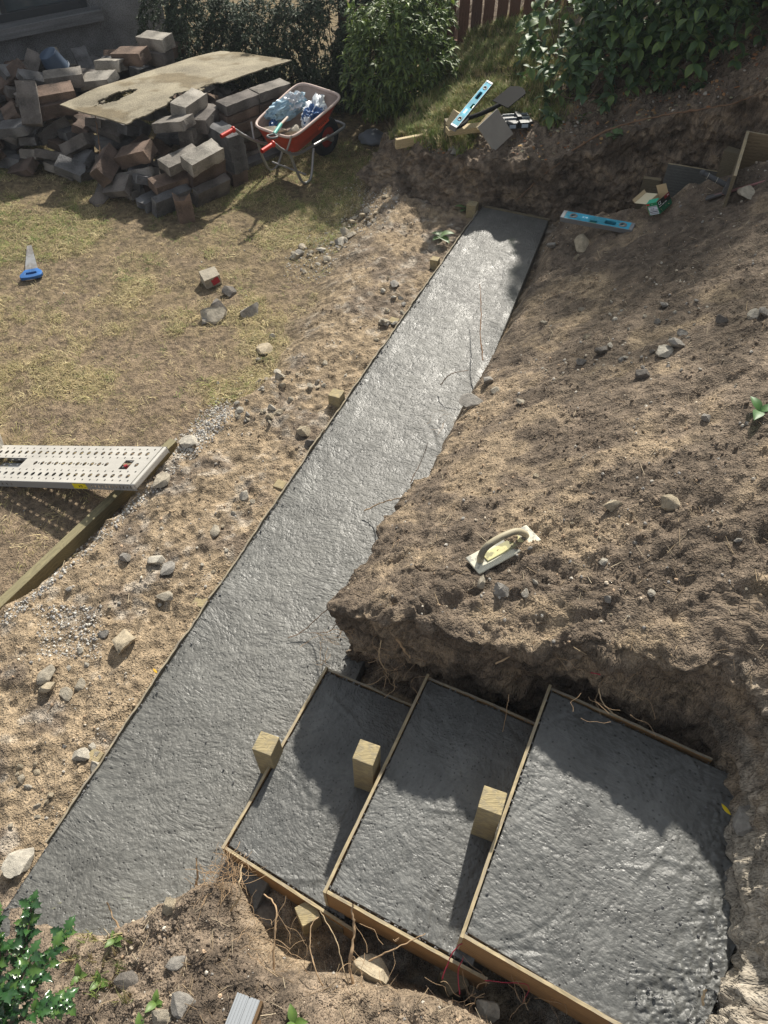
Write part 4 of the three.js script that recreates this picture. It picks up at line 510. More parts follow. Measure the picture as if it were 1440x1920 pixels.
for (const seed of [5, 6]) scatter('dry_grass', tuftGeo(seed, 9, 1.6, 1.3), bladeMat, 46000, () => {
  const f = 2.2 + 8.8 * R() ** 0.9, x = rr(-0.62 * f - 0.6, Math.min(0.9, 0.1 * f)), g = ground(x, f); if (g[1] > 0.35 || g[3] > 0.5 || g[8] > 0) return null;
  const p1 = fbm(x * 1.3, f * 1.3, 4, 31) + 0.4 * fbm(x * 4.5, f * 4.5, 4, 32), bare = sst(-0.25, 0.15, p1 + 0.42 * sst(6, 3.8, f)); if (R() < bare * 0.86 + 0.1) return null;
  const s = rr(0.02, 0.055), gr = sst(4.8, 7.5, f + 3 * fbm(x * 1.7, f * 1.7, 3, 36)); return [V(x, g[9] - 0.002, -f), QY(0.25), V(s * 1.2, s, s * 1.2), tint(R() < gr * 0.3 ? pick(greenG) : pick(straw), 0.45)];
}, 'short dry straw-coloured lawn grass');
scatter('green_grass', tuftGeo(9, 8, 0.9, 0.8), bladeMat, 26000, () => {
  const f = rr(6.8, 9.8), x = rr(-0.2, 2.4), g = ground(x, f); if (g[3] < 0.35) return null; const q = at(0, 0, 0); const edge = sd(back, x, f)[0]; if (R() > sst(1.9, 0.9, x - 0.14 * (f - 7)) * sst(0.02, 0.12, edge)) return null; if (f < 7.1 + 0.25 * n2(x * 4, 1, 3) + 0.35 * sst(0.3, 1, x)) return null;
  const s = rr(0.05, 0.15); return [V(x, g[9] - 0.005, -f), QY(0.3), V(s * 0.7, s, s * 0.7), tint(R() < 0.62 ? pick(greenG) : pick(straw), 0.3)];
}, 'green and straw grass on the bank behind the path');
// fallen leaves
const leafFlat = new THREE.SphereGeometry(1, 8, 4, 0, 6.283, 0, 0.9).scale(0.7, 0.3, 1);
scatter('leaf_litter', leafFlat, std({ color: 0xffffff, roughness: 0.8, side: THREE.DoubleSide }), 3500, () => { const f = rr(5.9, 8.2), x = rr(0.3, 4), g = ground(x, f); if (g[3] < 0.2) return null; if (R() > 0.5) return null; const s = rr(0.012, 0.03); return [V(x, g[9] + 0.004, -f), QY(0.5), V(s, s, s), tint(pick([[0.3, 0.13, 0.05], [0.22, 0.1, 0.05], [0.4, 0.25, 0.1], [0.12, 0.08, 0.05], [0.35, 0.32, 0.2]]))]; }, 'brown fallen leaves under the hedge');
scatter('bank_debris', chip(77), grit, 6500, () => { const f = rr(5.9, 8.4), x = rr(0.1, 4.2), g = ground(x, f), d = sd(back, x, f)[0]; if (g[3] < 0.5 || d < 0.02 || (f > 7.3 && x < 1.1 && R() > 0.3)) return null; const s = 0.004 + 0.02 * R() ** 4; return [V(x, g[9] + s * 0.25, -f), Q(), V(s, s * 0.7, s), tint(pick([[0.2, 0.15, 0.1], [0.26, 0.2, 0.14], [0.14, 0.1, 0.075], [0.4, 0.37, 0.32], [0.33, 0.18, 0.08]]), 0.3)]; }, 'clods and bits of rubbish on the bank under the hedge');
// ---------- roots ----------
const rootMat = [std({ color: lin(0.42, 0.29, 0.17), roughness: 0.9 }), std({ color: lin(0.2, 0.12, 0.07), roughness: 0.9 }), std({ color: lin(0.4, 0.03, 0.06), roughness: 0.7 }), std({ color: lin(0.55, 0.42, 0.26), roughness: 0.9 })];
function root(list, r, m, label, cat = 'root', name = 'root') { r *= 0.72; const P = list.map(([u, v, y]) => at(u, v, y)), o = mesh(name, tube(P, r, 7, P.length * 8, 0.55), rootMat[m]); const a = o.geometry.attributes.position; for (let i = 0; i < a.count; i++) { const x = a.getX(i), y = a.getY(i), z = a.getZ(i); a.setXYZ(i, x + r * 0.9 * n3(x * 60, y * 60, z * 60, 1) + 0.004 * n3(x * 18, y * 18, z * 18, 2), y + r * 0.9 * n3(x * 60, y * 60, z * 60, 3), z + r * 0.9 * n3(x * 60, y * 60, z * 60, 4)); } o.geometry.computeVertexNormals(); return tag(o, label, cat); }
root([[661, 1858, 0.3], [657, 1800, 0.38], [664, 1745, 0.43], [661, 1697, 0.5]], 0.0085, 0, 'thickest upright root in front of the middle formwork');
root([[657, 1862, 0.3], [640, 1803, 0.36], [626, 1754, 0.4], [601, 1709, 0.42]], 0.004, 3, 'thin pale root rising left of the thickest root');
root([[610, 1866, 0.3], [594, 1824, 0.36], [582, 1782, 0.38], [584, 1734, 0.4], [598, 1718, 0.4]], 0.0045, 0, 'bent root hanging past the lower wooden peg');
root([[513, 1820, 0.26], [515, 1754, 0.33], [520, 1709, 0.36], [511, 1688, 0.34], [494, 1678, 0.32]], 0.006, 0, 'crooked root with cut end at the left of the gap');
root([[692, 1802, 0.3], [733, 1782, 0.36], [768, 1765, 0.38], [799, 1751, 0.4]], 0.0045, 0, 'root reaching right across the middle side board');
root([[433, 1708, 0.26], [452, 1675, 0.33], [449, 1657, 0.36], [454, 1621, 0.36]], 0.007, 3, 'wavy pale root at the near corner of the lowest step');
root([[367, 1662, 0.26], [369, 1635, 0.32], [368, 1608, 0.38]], 0.007, 0, 'short straight root stub standing by the path');
root([[246, 1765, 0.1], [230, 1747, 0.14], [213, 1720, 0.18], [205, 1705, 0.2], [200, 1692, 0.24]], 0.006, 0, 'orange brown root curling up at the bottom end of the path');
root([[829, 1836, 0.34], [837, 1810, 0.38], [851, 1782, 0.42], [876, 1761, 0.46]], 0.004, 2, 'red root forking at the corner of the top formwork, left strand');
root([[863, 1864, 0.34], [858, 1820, 0.38], [869, 1796, 0.42]], 0.0035, 2, 'red root at the corner of the top formwork, right strand');
root([[911, 1838, 0.4], [947, 1842, 0.42], [991, 1849, 0.42], [982, 1882, 0.38]], 0.0025, 2, 'thin red root lying along the top side board');
root([[1108, 1262, 0.7], [1130, 1264, 0.72], [1146, 1252, 0.76], [1148, 1246, 0.78]], 0.004, 2, 'short red root on the cut face of the bank');
root([[929, 1244, 0.72], [969, 1224, 0.77], [1004, 1203, 0.84]], 0.006, 0, 'brown root across the cut face below the float, left half');
root([[988, 1220, 0.78], [1042, 1190, 0.86]], 0.006, 3, 'pale root across the cut face below the float, right half');
root([[1075, 1213, 0.86], [1100, 1228, 0.8], [1124, 1245, 0.74]], 0.003, 3, 'thin pale root hanging at the top of the cut face');
root([[742, 1196, 0.66], [768, 1233, 0.52]], 0.009, 0, 'cut stick poking out of the bank above the middle step');
root([[715, 1200, 0.58], [712, 1235, 0.45], [728, 1264, 0.3]], 0.004, 3, 'hanging root on the bank corner');
root([[664, 1106, 0.46], [604, 1151, 0.12], [560, 1188, 0.03], [540, 1196, 0.02]], 0.005, 1, 'dark root lying from the bank corner over the path');
root([[632, 1170, 0.3], [608, 1186, 0.05], [562, 1186, 0.03]], 0.003, 1, 'fine dark root beside the longer one over the path');
root([[906, 676, 0.16], [900, 630, 0.19], [902, 585, 0.2], [900, 533, 0.22]], 0.0065, 1, 'dark straight twig lying over the path at the bank edge');
root([[826, 722, 0.05], [845, 702, 0.14], [880, 694, 0.18]], 0.005, 1, 'dark arched root at the path edge by the slate stone'); root([[684, 958, 0.04], [710, 945, 0.1], [760, 932, 0.36]], 0.006, 0, 'curved root lying on the path below the bank'); root([[770, 905, 0.08], [792, 860, 0.16], [802, 830, 0.3]], 0.004, 1, 'thin dark root hanging at the bank crack');
root([[1010, 840, 0.6], [1018, 790, 0.62], [1016, 740, 0.6]], 0.0035, 3, 'thin pale twig lying across the middle of the bank'); root([[980, 780, 0.55], [1020, 806, 0.6]], 0.006, 0, 'short stick on the bank left of the thin pale twig'); root([[1388, 602, 1.05], [1378, 640, 1.05], [1364, 664, 1.04]], 0.006, 3, 'pale curved stick on the right of the bank'); root([[1360, 860, 1.08], [1400, 872, 1.12], [1440, 888, 1.15]], 0.006, 0, 'long straw-coloured stick at the right edge of the bank');
root([[1122, 1290, 0.66], [1132, 1320, 0.6], [1166, 1348, 0.55]], 0.004, 3, 'pale root hanging over the back of the top step'); root([[955, 1302, 0.6], [948, 1340, 0.45], [942, 1372, 0.36]], 0.003, 0, 'fine root hanging over the back of the middle step');
root([[1060, 290, 0.52], [1150, 240, 0.8], [1250, 215, 0.98], [1370, 195, 1.15], [1450, 165, 1.35]], 0.012, 1, 'long thin root along the dark bank under the hedge'); root([[970, 375, 0.1], [1010, 335, 0.3], [1050, 305, 0.5]], 0.008, 1, 'dark root on the cut face at the path end');
root([[1012, 1500, 0.7], [1012, 1500, 0.7]].length ? [[1322, 1885, 0.55], [1318, 1860, 0.6], [1322, 1856, 0.62]] : [], 0.007, 3, 'short pale stick in the ragged corner of the top step');
{ // hairy roots
  const list = []; const hair = (u, v, y, n, sp, up) => { for (let i = 0; i < n; i++) { let p = at(u + rr(-sp, sp), v + rr(-sp, sp), y), d = V(rr(-1, 1), rr(0, up), rr(-1, 1)).normalize(); const P = [p.clone()]; for (let k = 0; k < 5; k++) { d.add(V(rr(-0.7, 0.7), rr(-0.5, 0.4), rr(-0.7, 0.7))).normalize(); p = p.clone().addScaledVector(d, rr(0.012, 0.036)); P.push(p); } list.push(new THREE.TubeGeometry(new THREE.CatmullRomCurve3(P), 10, rr(0.0005, 0.0012), 4)); } };
  hair(415, 1650, 0.32, 60, 26, 1.2); hair(440, 1640, 0.32, 30, 22, 1); hair(500, 1750, 0.3, 20, 40, 0.8); hair(700, 1820, 0.34, 16, 60, 0.7); hair(880, 1870, 0.38, 12, 40, 0.7); hair(740, 1250, 0.5, 26, 40, 0.3); hair(1150, 1260, 0.75, 26, 90, 0.2); hair(640, 1170, 0.35, 18, 20, 0.2); hair(850, 800, 0.2, 14, 30, 0.4); hair(1000, 1850, 0.4, 12, 40, 0.6); hair(620, 1210, 0.1, 16, 20, 0.2); hair(560, 1800, 0.26, 10, 40, 0.5);
  const o = mesh('root_hair', merge(list), rootMat[0]); o.userData.kind = 'stuff'; o.userData.label = 'fine hairy roots hanging from the cut soil';
}
// two yellow leaves, and the fallen green one
for (const [u, v, y, l, c, lab, s] of [[1361, 1518, 0.57, 0.026, [0.75, 0.55, 0.01], 'bright yellow leaf lying on the top step near its right edge', 0.5], [291, 1258, -0.05, 0.02, [0.7, 0.4, 0.02], 'orange yellow leaf on the soil left of the path', 0.8]]) { const sh = new THREE.Shape(); sh.moveTo(0, -1); sh.quadraticCurveTo(0.62, 0, 0, 1); sh.quadraticCurveTo(-0.62, 0, 0, -1); const g = new THREE.ExtrudeGeometry(sh, { depth: 0.03, bevelEnabled: false, curveSegments: 8 }); const a = g.attributes.position; for (let i = 0; i < a.count; i++) a.setZ(i, a.getZ(i) + 0.35 * a.getX(i) ** 2 + 0.15 * a.getY(i) ** 2); g.computeVertexNormals(); g.scale(l, l, l); g.rotateX(-Math.PI / 2); const o = mesh('yellow_leaf', g, std({ color: lin(...c), roughness: 0.6, side: THREE.DoubleSide })); o.position.copy(at(u, v, y)); o.rotation.y = s; tag(o, lab, 'leaf'); }

// ---------- heap of concrete blocks ----------
const blockTex = tex(256, (u, v) => { const c = 0.66 + 0.55 * fbm(u * 5, v * 5, 5, 51, 5) + 0.12 * n2(u * 100, v * 100, 52, 100); return [c, c * 0.99, c * 0.97]; });
const blockMats = [[0.2, 0.18, 0.165], [0.3, 0.275, 0.245], [0.16, 0.115, 0.093], [0.24, 0.17, 0.13], [0.19, 0.19, 0.195], [0.44, 0.41, 0.36]].map((c) => std({ color: lin(...c), map: blockTex, bumpMap: blockTex, bumpScale: 0.012, roughness: 0.95 }));
function blockGeo(w, h, d, seed, broken) {
  const g = new THREE.BoxGeometry(w, h, d, 9, 3, 5), a = g.attributes.position, v = V(), r = 0.004; g.deleteAttribute('uv');
  for (let i = 0; i < a.count; i++) { v.fromBufferAttribute(a, i); const e = [w, h, d].map((s, k) => s / 2 - Math.abs(v.getComponent(k)) < 1e-4), n = e.filter(Boolean).length; const c = n >= 2 ? r * (0.4 + 3.2 * Math.max(0, fbm3(v.x * 16 + seed, v.y * 16, v.z * 16, 3, seed) + 0.1)) : 0; for (let k = 0; k < 3; k++) if (e[k]) v.setComponent(k, v.getComponent(k) - Math.sign(v.getComponent(k)) * c); const q = 0.006 * fbm3(v.x * 9, v.y * 9 + seed, v.z * 9, 3, seed); v.x += q; v.y += q; if (broken && v.x > w * 0.2) { v.x -= (v.x - w * 0.2) * (0.5 + 0.5 * n3(v.y * 20, v.z * 12, seed)); } a.setXYZ(i, v.x, v.y, v.z); }
  g.deleteAttribute('normal'); const m = mergeVertices(g, 1e-5); m.computeVertexNormals(); return boxUV(toCreasedNormals(m, 0.3), 0.7);
}
const blockGeos = [blockGeo(0.42, 0.1, 0.2, 1), blockGeo(0.42, 0.1, 0.2, 2), blockGeo(0.4, 0.14, 0.19, 3), blockGeo(0.34, 0.12, 0.2, 4, true), blockGeo(0.3, 0.11, 0.16, 5, true), blockGeo(0.42, 0.1, 0.2, 6)];
function block(p, yaw, rx, rz, gi, mi, label, group) { const o = mesh('concrete_block', blockGeos[gi], blockMats[mi]); o.position.copy(p); o.rotation.set(rx, yaw, rz, 'YXZ'); return tag(o, label, 'concrete block', group); }
const LAWN = -0.3;
{
  const o = V(-1.62, 0, -8.18), dx = V(0.734, 0, -0.679), dz = V(-0.679, 0, -0.734), yaw = Math.atan2(-dx.z, dx.x), S = (s, t, y) => V(o.x + dx.x * s + dz.x * t, y, o.z + dx.z * s + dz.z * t);
  const crs = ['bottom', 'second', 'third', 'fourth', 'fifth', 'top'];
  for (let c = 0; c < 6; c++) for (const [b, nm] of [[0, 'left'], [1, 'right']]) { if (c === 5 && 0) continue; const j = rr(-0.015, 0.015), p = S(0.22 + b * 0.435 + rr(-0.012, 0.012) + (c % 2) * 0.02, 0.11 + j, LAWN + 0.055 + c * 0.108); block(p, yaw + rr(-0.05, 0.05), rr(-0.02, 0.02), rr(-0.03, 0.03) + (b === 0 && c === 5 ? 0.03 : 0), [0, 1, 5][(R() * 3) | 0], pick([0, 1, 3, 2, 0]), `grey block in ${crs[c]} course of the stack behind the wheelbarrow, ${nm} end`); }
  for (let c = 0; c < 5; c++) block(S(0.3, 0.36, LAWN + 0.055 + c * 0.108), yaw + rr(-0.1, 0.1), 0, 0, 0, 2, 'grey block in the hidden second row of the stack under the sheet', 'blocks of the second row');
  for (let c = 0; c < 4; c++) block(S(-0.12 + rr(-0.02, 0.02), -0.12, LAWN + 0.06 + c * 0.125), yaw + 1.57 + rr(-0.1, 0.1), 0, 0, 2, pick([0, 2, 4]), `dark block seen end-on, ${crs[c]} one of the short column left of the tall stack`);
  const o2 = at(345, 300, LAWN); for (let c = 0; c < 4; c++) block(at(372, 262, 0.02).setY(LAWN + 0.06 + c * 0.125), yaw + 0.4 + rr(-0.2, 0.2), rr(-0.06, 0.06), 0, 2, pick([0, 3, 1]), `block in the ${crs[c]} layer of the leaning column below the sheet's torn corner`);
  const slab = mesh('paving_slab', boxUV(put(bx(0.9, 0.05, 0.42, 0.008, 2), 0, 0, 0, 0, yaw), 0.7), blockMats[4]); slab.position.copy(at(478, 286, LAWN + 0.04)); tag(slab, 'flat grey paving slab lying at the foot of the block stack, behind barrow handles', 'paving slab');
  // blocks at the front that can be told apart
  const B = (u, v, y, yawd, rx, rz, gi, mi, lab) => block(at(u, v, y), yawd, rx, rz, gi, mi, lab);
  B(322, 340, LAWN + 0.22, yaw - 0.1, 0.12, 0, 5, 3, 'brownish block on long edge, upper left of the four front ones'); B(388, 322, LAWN + 0.26, yaw + 0.02, -1.3, 0.04, 0, 2, 'dark block with broad face to the lawn, upper right of the four at the front'); B(322, 376, LAWN + 0.1, yaw, -1.25, 0, 1, 4, 'bluish block standing on edge at the very front, left'); B(396, 358, LAWN + 0.09, yaw + 0.05, -1.2, 0.02, 5, 0, 'grey block standing on edge at the very front, right'); B(345, 389, LAWN + 0.13, yaw + 1.2, 0, 1.4, 4, 3, 'small brown block end standing upright in the front lawn edge');
  B(380, 296, LAWN + 0.45, yaw + 0.08, 0.2, 0.1, 2, 5, 'pale ribbed block lying topmost at the front of the heap'); B(340, 300, LAWN + 0.4, yaw + 0.02, 0.1, 0.06, 0, 1, 'pale grey block behind the ribbed one'); B(325, 232, 0.28, yaw - 1.2, 0, 0.25, 0, 1, 'long block sloping down from under the torn corner of the sheet'); B(355, 196, 0.36, yaw + 0.4, 0.1, 0, 2, 5, 'pale rough-topped block by the torn edge of the sheet'); B(385, 222, 0.22, yaw + 0.6, 0, 0, 2, 0, 'block below the rough-topped block beside the sheet'); B(292, 78, 0.5, yaw - 1.3, 0.1, 0.1, 2, 5, 'pale rough block topmost at the back of the heap, by the wall'); B(290, 106, 0.36, yaw - 1.2, 0, 0.05, 2, 0, 'dark block under the topmost pale one at the back of the heap'); B(246, 106, 0.42, yaw - 1.15, 0.1, 0.15, 2, 3, 'pinkish rough block at the back, left of the topmost one'); B(212, 122, 0.36, yaw - 1.0, -0.2, 0.1, 3, 5, 'speckled pale block near the bucket'); B(185, 150, 0.34, yaw - 1.1, 0.2, 0.2, 1, 5, 'speckled narrow block above the sheet, left of centre'); B(330, 92, 0.28, yaw + 0.3, 0, 0, 4, 3, 'small brown block right of the topmost pale one'); B(120, 148, 0.36, yaw - 0.4, 0.1, 0, 2, 1, 'pale rounded block left above the sheet'); B(103, 178, 0.34, yaw - 0.3, 0.2, 0, 2, 3, 'reddish block touching the left end of the sheet'); B(55, 195, 0.34, yaw + 1.1, 0.1, 0.9, 0, 0, 'narrow block standing tilted at the left of the heap'); B(105, 202, 0.24, yaw - 0.25, 0, 0, 2, 2, 'reddish brown block below the left end of the sheet'); B(28, 240, 0.12, yaw - 1.0, 0.1, 0.2, 5, 4, 'blue-grey block in shade at the left of the heap'); B(215, 350, LAWN + 0.13, yaw - 1.0, 0.5, 0.3, 1, 0, 'flat tilted block at the front foot of the heap, beside a dry stalk'); B(200, 310, LAWN + 0.28, yaw + 0.9, 0.9, 0.3, 2, 2, 'brown block tilted on a corner at the front of the heap'); B(255, 290, LAWN + 0.36, yaw - 1.0, 0.2, 0.35, 2, 3, 'brown block sloping forward in the middle of the heap front'); B(258, 330, LAWN + 0.18, yaw - 1.0, -0.5, 0.3, 0, 1, 'grey block sloping to the lawn in the middle of heap front');
  // the rest of the heap
  const front = [[-40, 300], [0, 332], [80, 332], [150, 352], [220, 388], [300, 392], [345, 330], [420, 300]].map(([u, v]) => { const p = at(u, v, LAWN); return [p.x, -p.z]; });
  const P = [...front, [-1.5, 8.6], [-1.9, 9.9], [-3.0, 11.1], [-4.7, 10.0], [-5.6, 9.2]].map(([x, f]) => [x, f, 0.1]);
  const H = (x, f) => { const d = sd(P, x, f)[0]; return d < 0 ? 0 : 0.2 + 0.55 * sst(0, 0.9, d) * (0.85 + 0.3 * n2(x * 1.3, f * 1.3, 15)) - 0.12 * sst(9.6, 10.8, f); };
  for (let L = 0; L < 6; L++) for (let gx = -5.6; gx < -1.2; gx += 0.3) for (let gf = 6.6; gf < 11.2; gf += 0.26) {
    const x = gx + rr(-0.1, 0.1), f = gf + rr(-0.1, 0.1), h = H(x, f), y = 0.06 + L * 0.115; if (h < y || h - y > 0.3) continue; const tiltK = h - y < 0.17 ? 0.55 : 0.15;
    const sx = (x - o.x) * dx.x + (-f - o.z) * dx.z, sz = (x - o.x) * dz.x + (-f - o.z) * dz.z; if (sx > -0.3 && sx < 1.2 && sz > -0.3 && sz < 0.6) continue;
    if (y > 0.5 && f < 10 && f > 7.6 && x > -3.6) continue;
    const where = x < -3.4 ? 'in the left part of the heap' : f > 9.4 ? 'at the back of the heap' : 'in the heap below the sheet';
    const rx = rr(-tiltK, tiltK), rz = rr(-tiltK, tiltK), gi = (R() * 6) | 0, mi = pick([0, 1, 2, 3, 4, 0, 4]), tn = `${['grey', 'light grey', 'dark brown', 'brownish', 'bluish grey'][mi]} ${gi === 3 || gi === 4 ? 'broken ' : ''}block ${Math.max(Math.abs(rx), Math.abs(rz)) > 0.3 ? 'lying tilted' : 'lying nearly flat'}${L > 3 ? ' high up' : L < 1 ? ' low down' : ''} ${where}`; block(V(x, LAWN + y, -f), rr(0, 6.28), rx, rz, gi, mi, tn, tn).scale.set(0.92, 0.88, 0.85);
  }
  // the sheet
  const C = [[110, 190, 0.4], [413, 94, 0.44], [546, 112, 0.42], [235, 226, 0.36]].map(([u, v, y]) => at(u, v, y)), nx = 130, ny = 60, holes = (s, t) => { const d1 = Math.hypot((s - 0.2) / 0.11, (t - 0.36) / 0.09) + 0.5 * n2(s * 30, t * 18, 4), d2 = Math.hypot((s - 0.36) / 0.07, (t - 1.0) / 0.13) + 0.5 * n2(s * 26, t * 18, 5); const d3 = Math.hypot((s - 0.5) / 0.05, (t - 1.0) / 0.1) + 0.5 * n2(s * 40, t * 18, 6); return d1 < 0.9 || d2 < 0.9 || d3 < 0.9 || t > 1.0 - 0.07 * Math.max(0, fbm(s * 14, 3, 3, 7) + 0.1); };
  const full = gridGeo(nx, ny, (s, t) => { const p = bil(C, t, s), e = 0.05 * fbm(s * 22, t * 2, 4, 8) * (t > 0.5 ? 1 : 0.3); p.y += 0.02 * Math.sin(s * 3.1) + 0.012 * fbm(s * 5, t * 3, 3, 9) - 0.05 * sst(0.25, 0.0, s) * 0.7; p.addScaledVector(V(-0.679, 0, 0.734), e * sst(0.8, 1, t)); return [p.x, p.y, p.z, s * 2, t * 0.85]; });
  const id = full.index.array, keep = []; for (let j = 0; j < ny; j++) for (let i = 0; i < nx; i++) { if (holes((i + 0.5) / nx, (j + 0.5) / ny)) continue; const b = (j * nx + i) * 6; for (let k = 0; k < 6; k++) keep.push(id[b + k]); }
  const top = full.clone(); top.setIndex(keep); const under = top.clone().translate(0, -0.012, 0); // a soft mat with thickness: rims
  const rim = []; const pa = full.attributes.position, cnt = new Map(); for (let i = 0; i < keep.length; i += 3) for (const [a, b] of [[keep[i], keep[i + 1]], [keep[i + 1], keep[i + 2]], [keep[i + 2], keep[i]]]) { const k = a < b ? a + '_' + b : b + '_' + a; cnt.set(k, (cnt.get(k) ?? 0) + 1); }
  for (const [k, n] of cnt) if (n === 1) { const [a, b] = k.split('_').map(Number), A = V().fromBufferAttribute(pa, a), Bb = V().fromBufferAttribute(pa, b); for (const q of [A, Bb, Bb.clone().setY(Bb.y - 0.012), A, Bb.clone().setY(Bb.y - 0.012), A.clone().setY(A.y - 0.012)]) rim.push(q.x, q.y, q.z); }
  const rg = new THREE.BufferGeometry(); rg.setAttribute('position', new THREE.Float32BufferAttribute(rim, 3)); rg.setAttribute('uv', new THREE.Float32BufferAttribute(new Float32Array(rim.length / 3 * 2), 2)); rg.computeVertexNormals();
  const matTex = tex(512, (u, v) => { const c = 0.62 + 0.34 * fbm(u * 4, v * 4, 5, 71, 4) + 0.16 * n2(u * 150, v * 150, 72, 150); const st = sst(0.12, 0.34, fbm(u * 3, v * 3, 4, 73, 3)); return [c * (1 - 0.35 * st), c * (0.95 - 0.38 * st), c * (0.82 - 0.4 * st)]; });
  tag(mesh('covering_sheet', merge([top, under, rg]), std({ color: lin(0.5, 0.46, 0.38), map: matTex, bumpMap: matTex, bumpScale: 0.006, roughness: 0.9, side: THREE.DoubleSide })), 'worn beige sheet with torn holes spread over the block heap', 'sheet');
  // bucket, flowerpot
  const bk = thing('bucket', 'upturned dark blue bucket on the heap against the wall', 'bucket', at(110, 130, 0.3)), bm = std({ color: lin(0.05, 0.08, 0.13), roughness: 0.5 }); bk.rotation.set(0.3, 0, 0.25); mesh('shell', new THREE.LatheGeometry([[0.0, 0.2], [0.09, 0.2], [0.1, 0.195], [0.13, 0], [0.14, 0], [0.14, 0.012], [0.133, 0.014]].map(([x, y]) => new THREE.Vector2(x, y)), 28), bm, bk);
  const fp = thing('plant_pot', 'empty round plant pot behind the block heap at the wall corner', 'plant pot', at(338, 84, 0.02)), pm = std({ color: lin(0.14, 0.15, 0.15), roughness: 0.7 }); mesh('pot', new THREE.LatheGeometry([[0.0, 0.02], [0.1, 0.02], [0.13, 0.24], [0.14, 0.24], [0.14, 0.27], [0.128, 0.27], [0.1, 0.05], [0, 0.05]].map(([x, y]) => new THREE.Vector2(x, y)), 28), pm, fp);
  root([[172, 190, 0.3], [185, 260, 0.1], [190, 320, -0.1], [205, 360, -0.25], [220, 392, -0.29]], 0.008, 1, 'dry brown stalk hanging down the front of the block heap', 'stalk', 'dry_stalk');
}
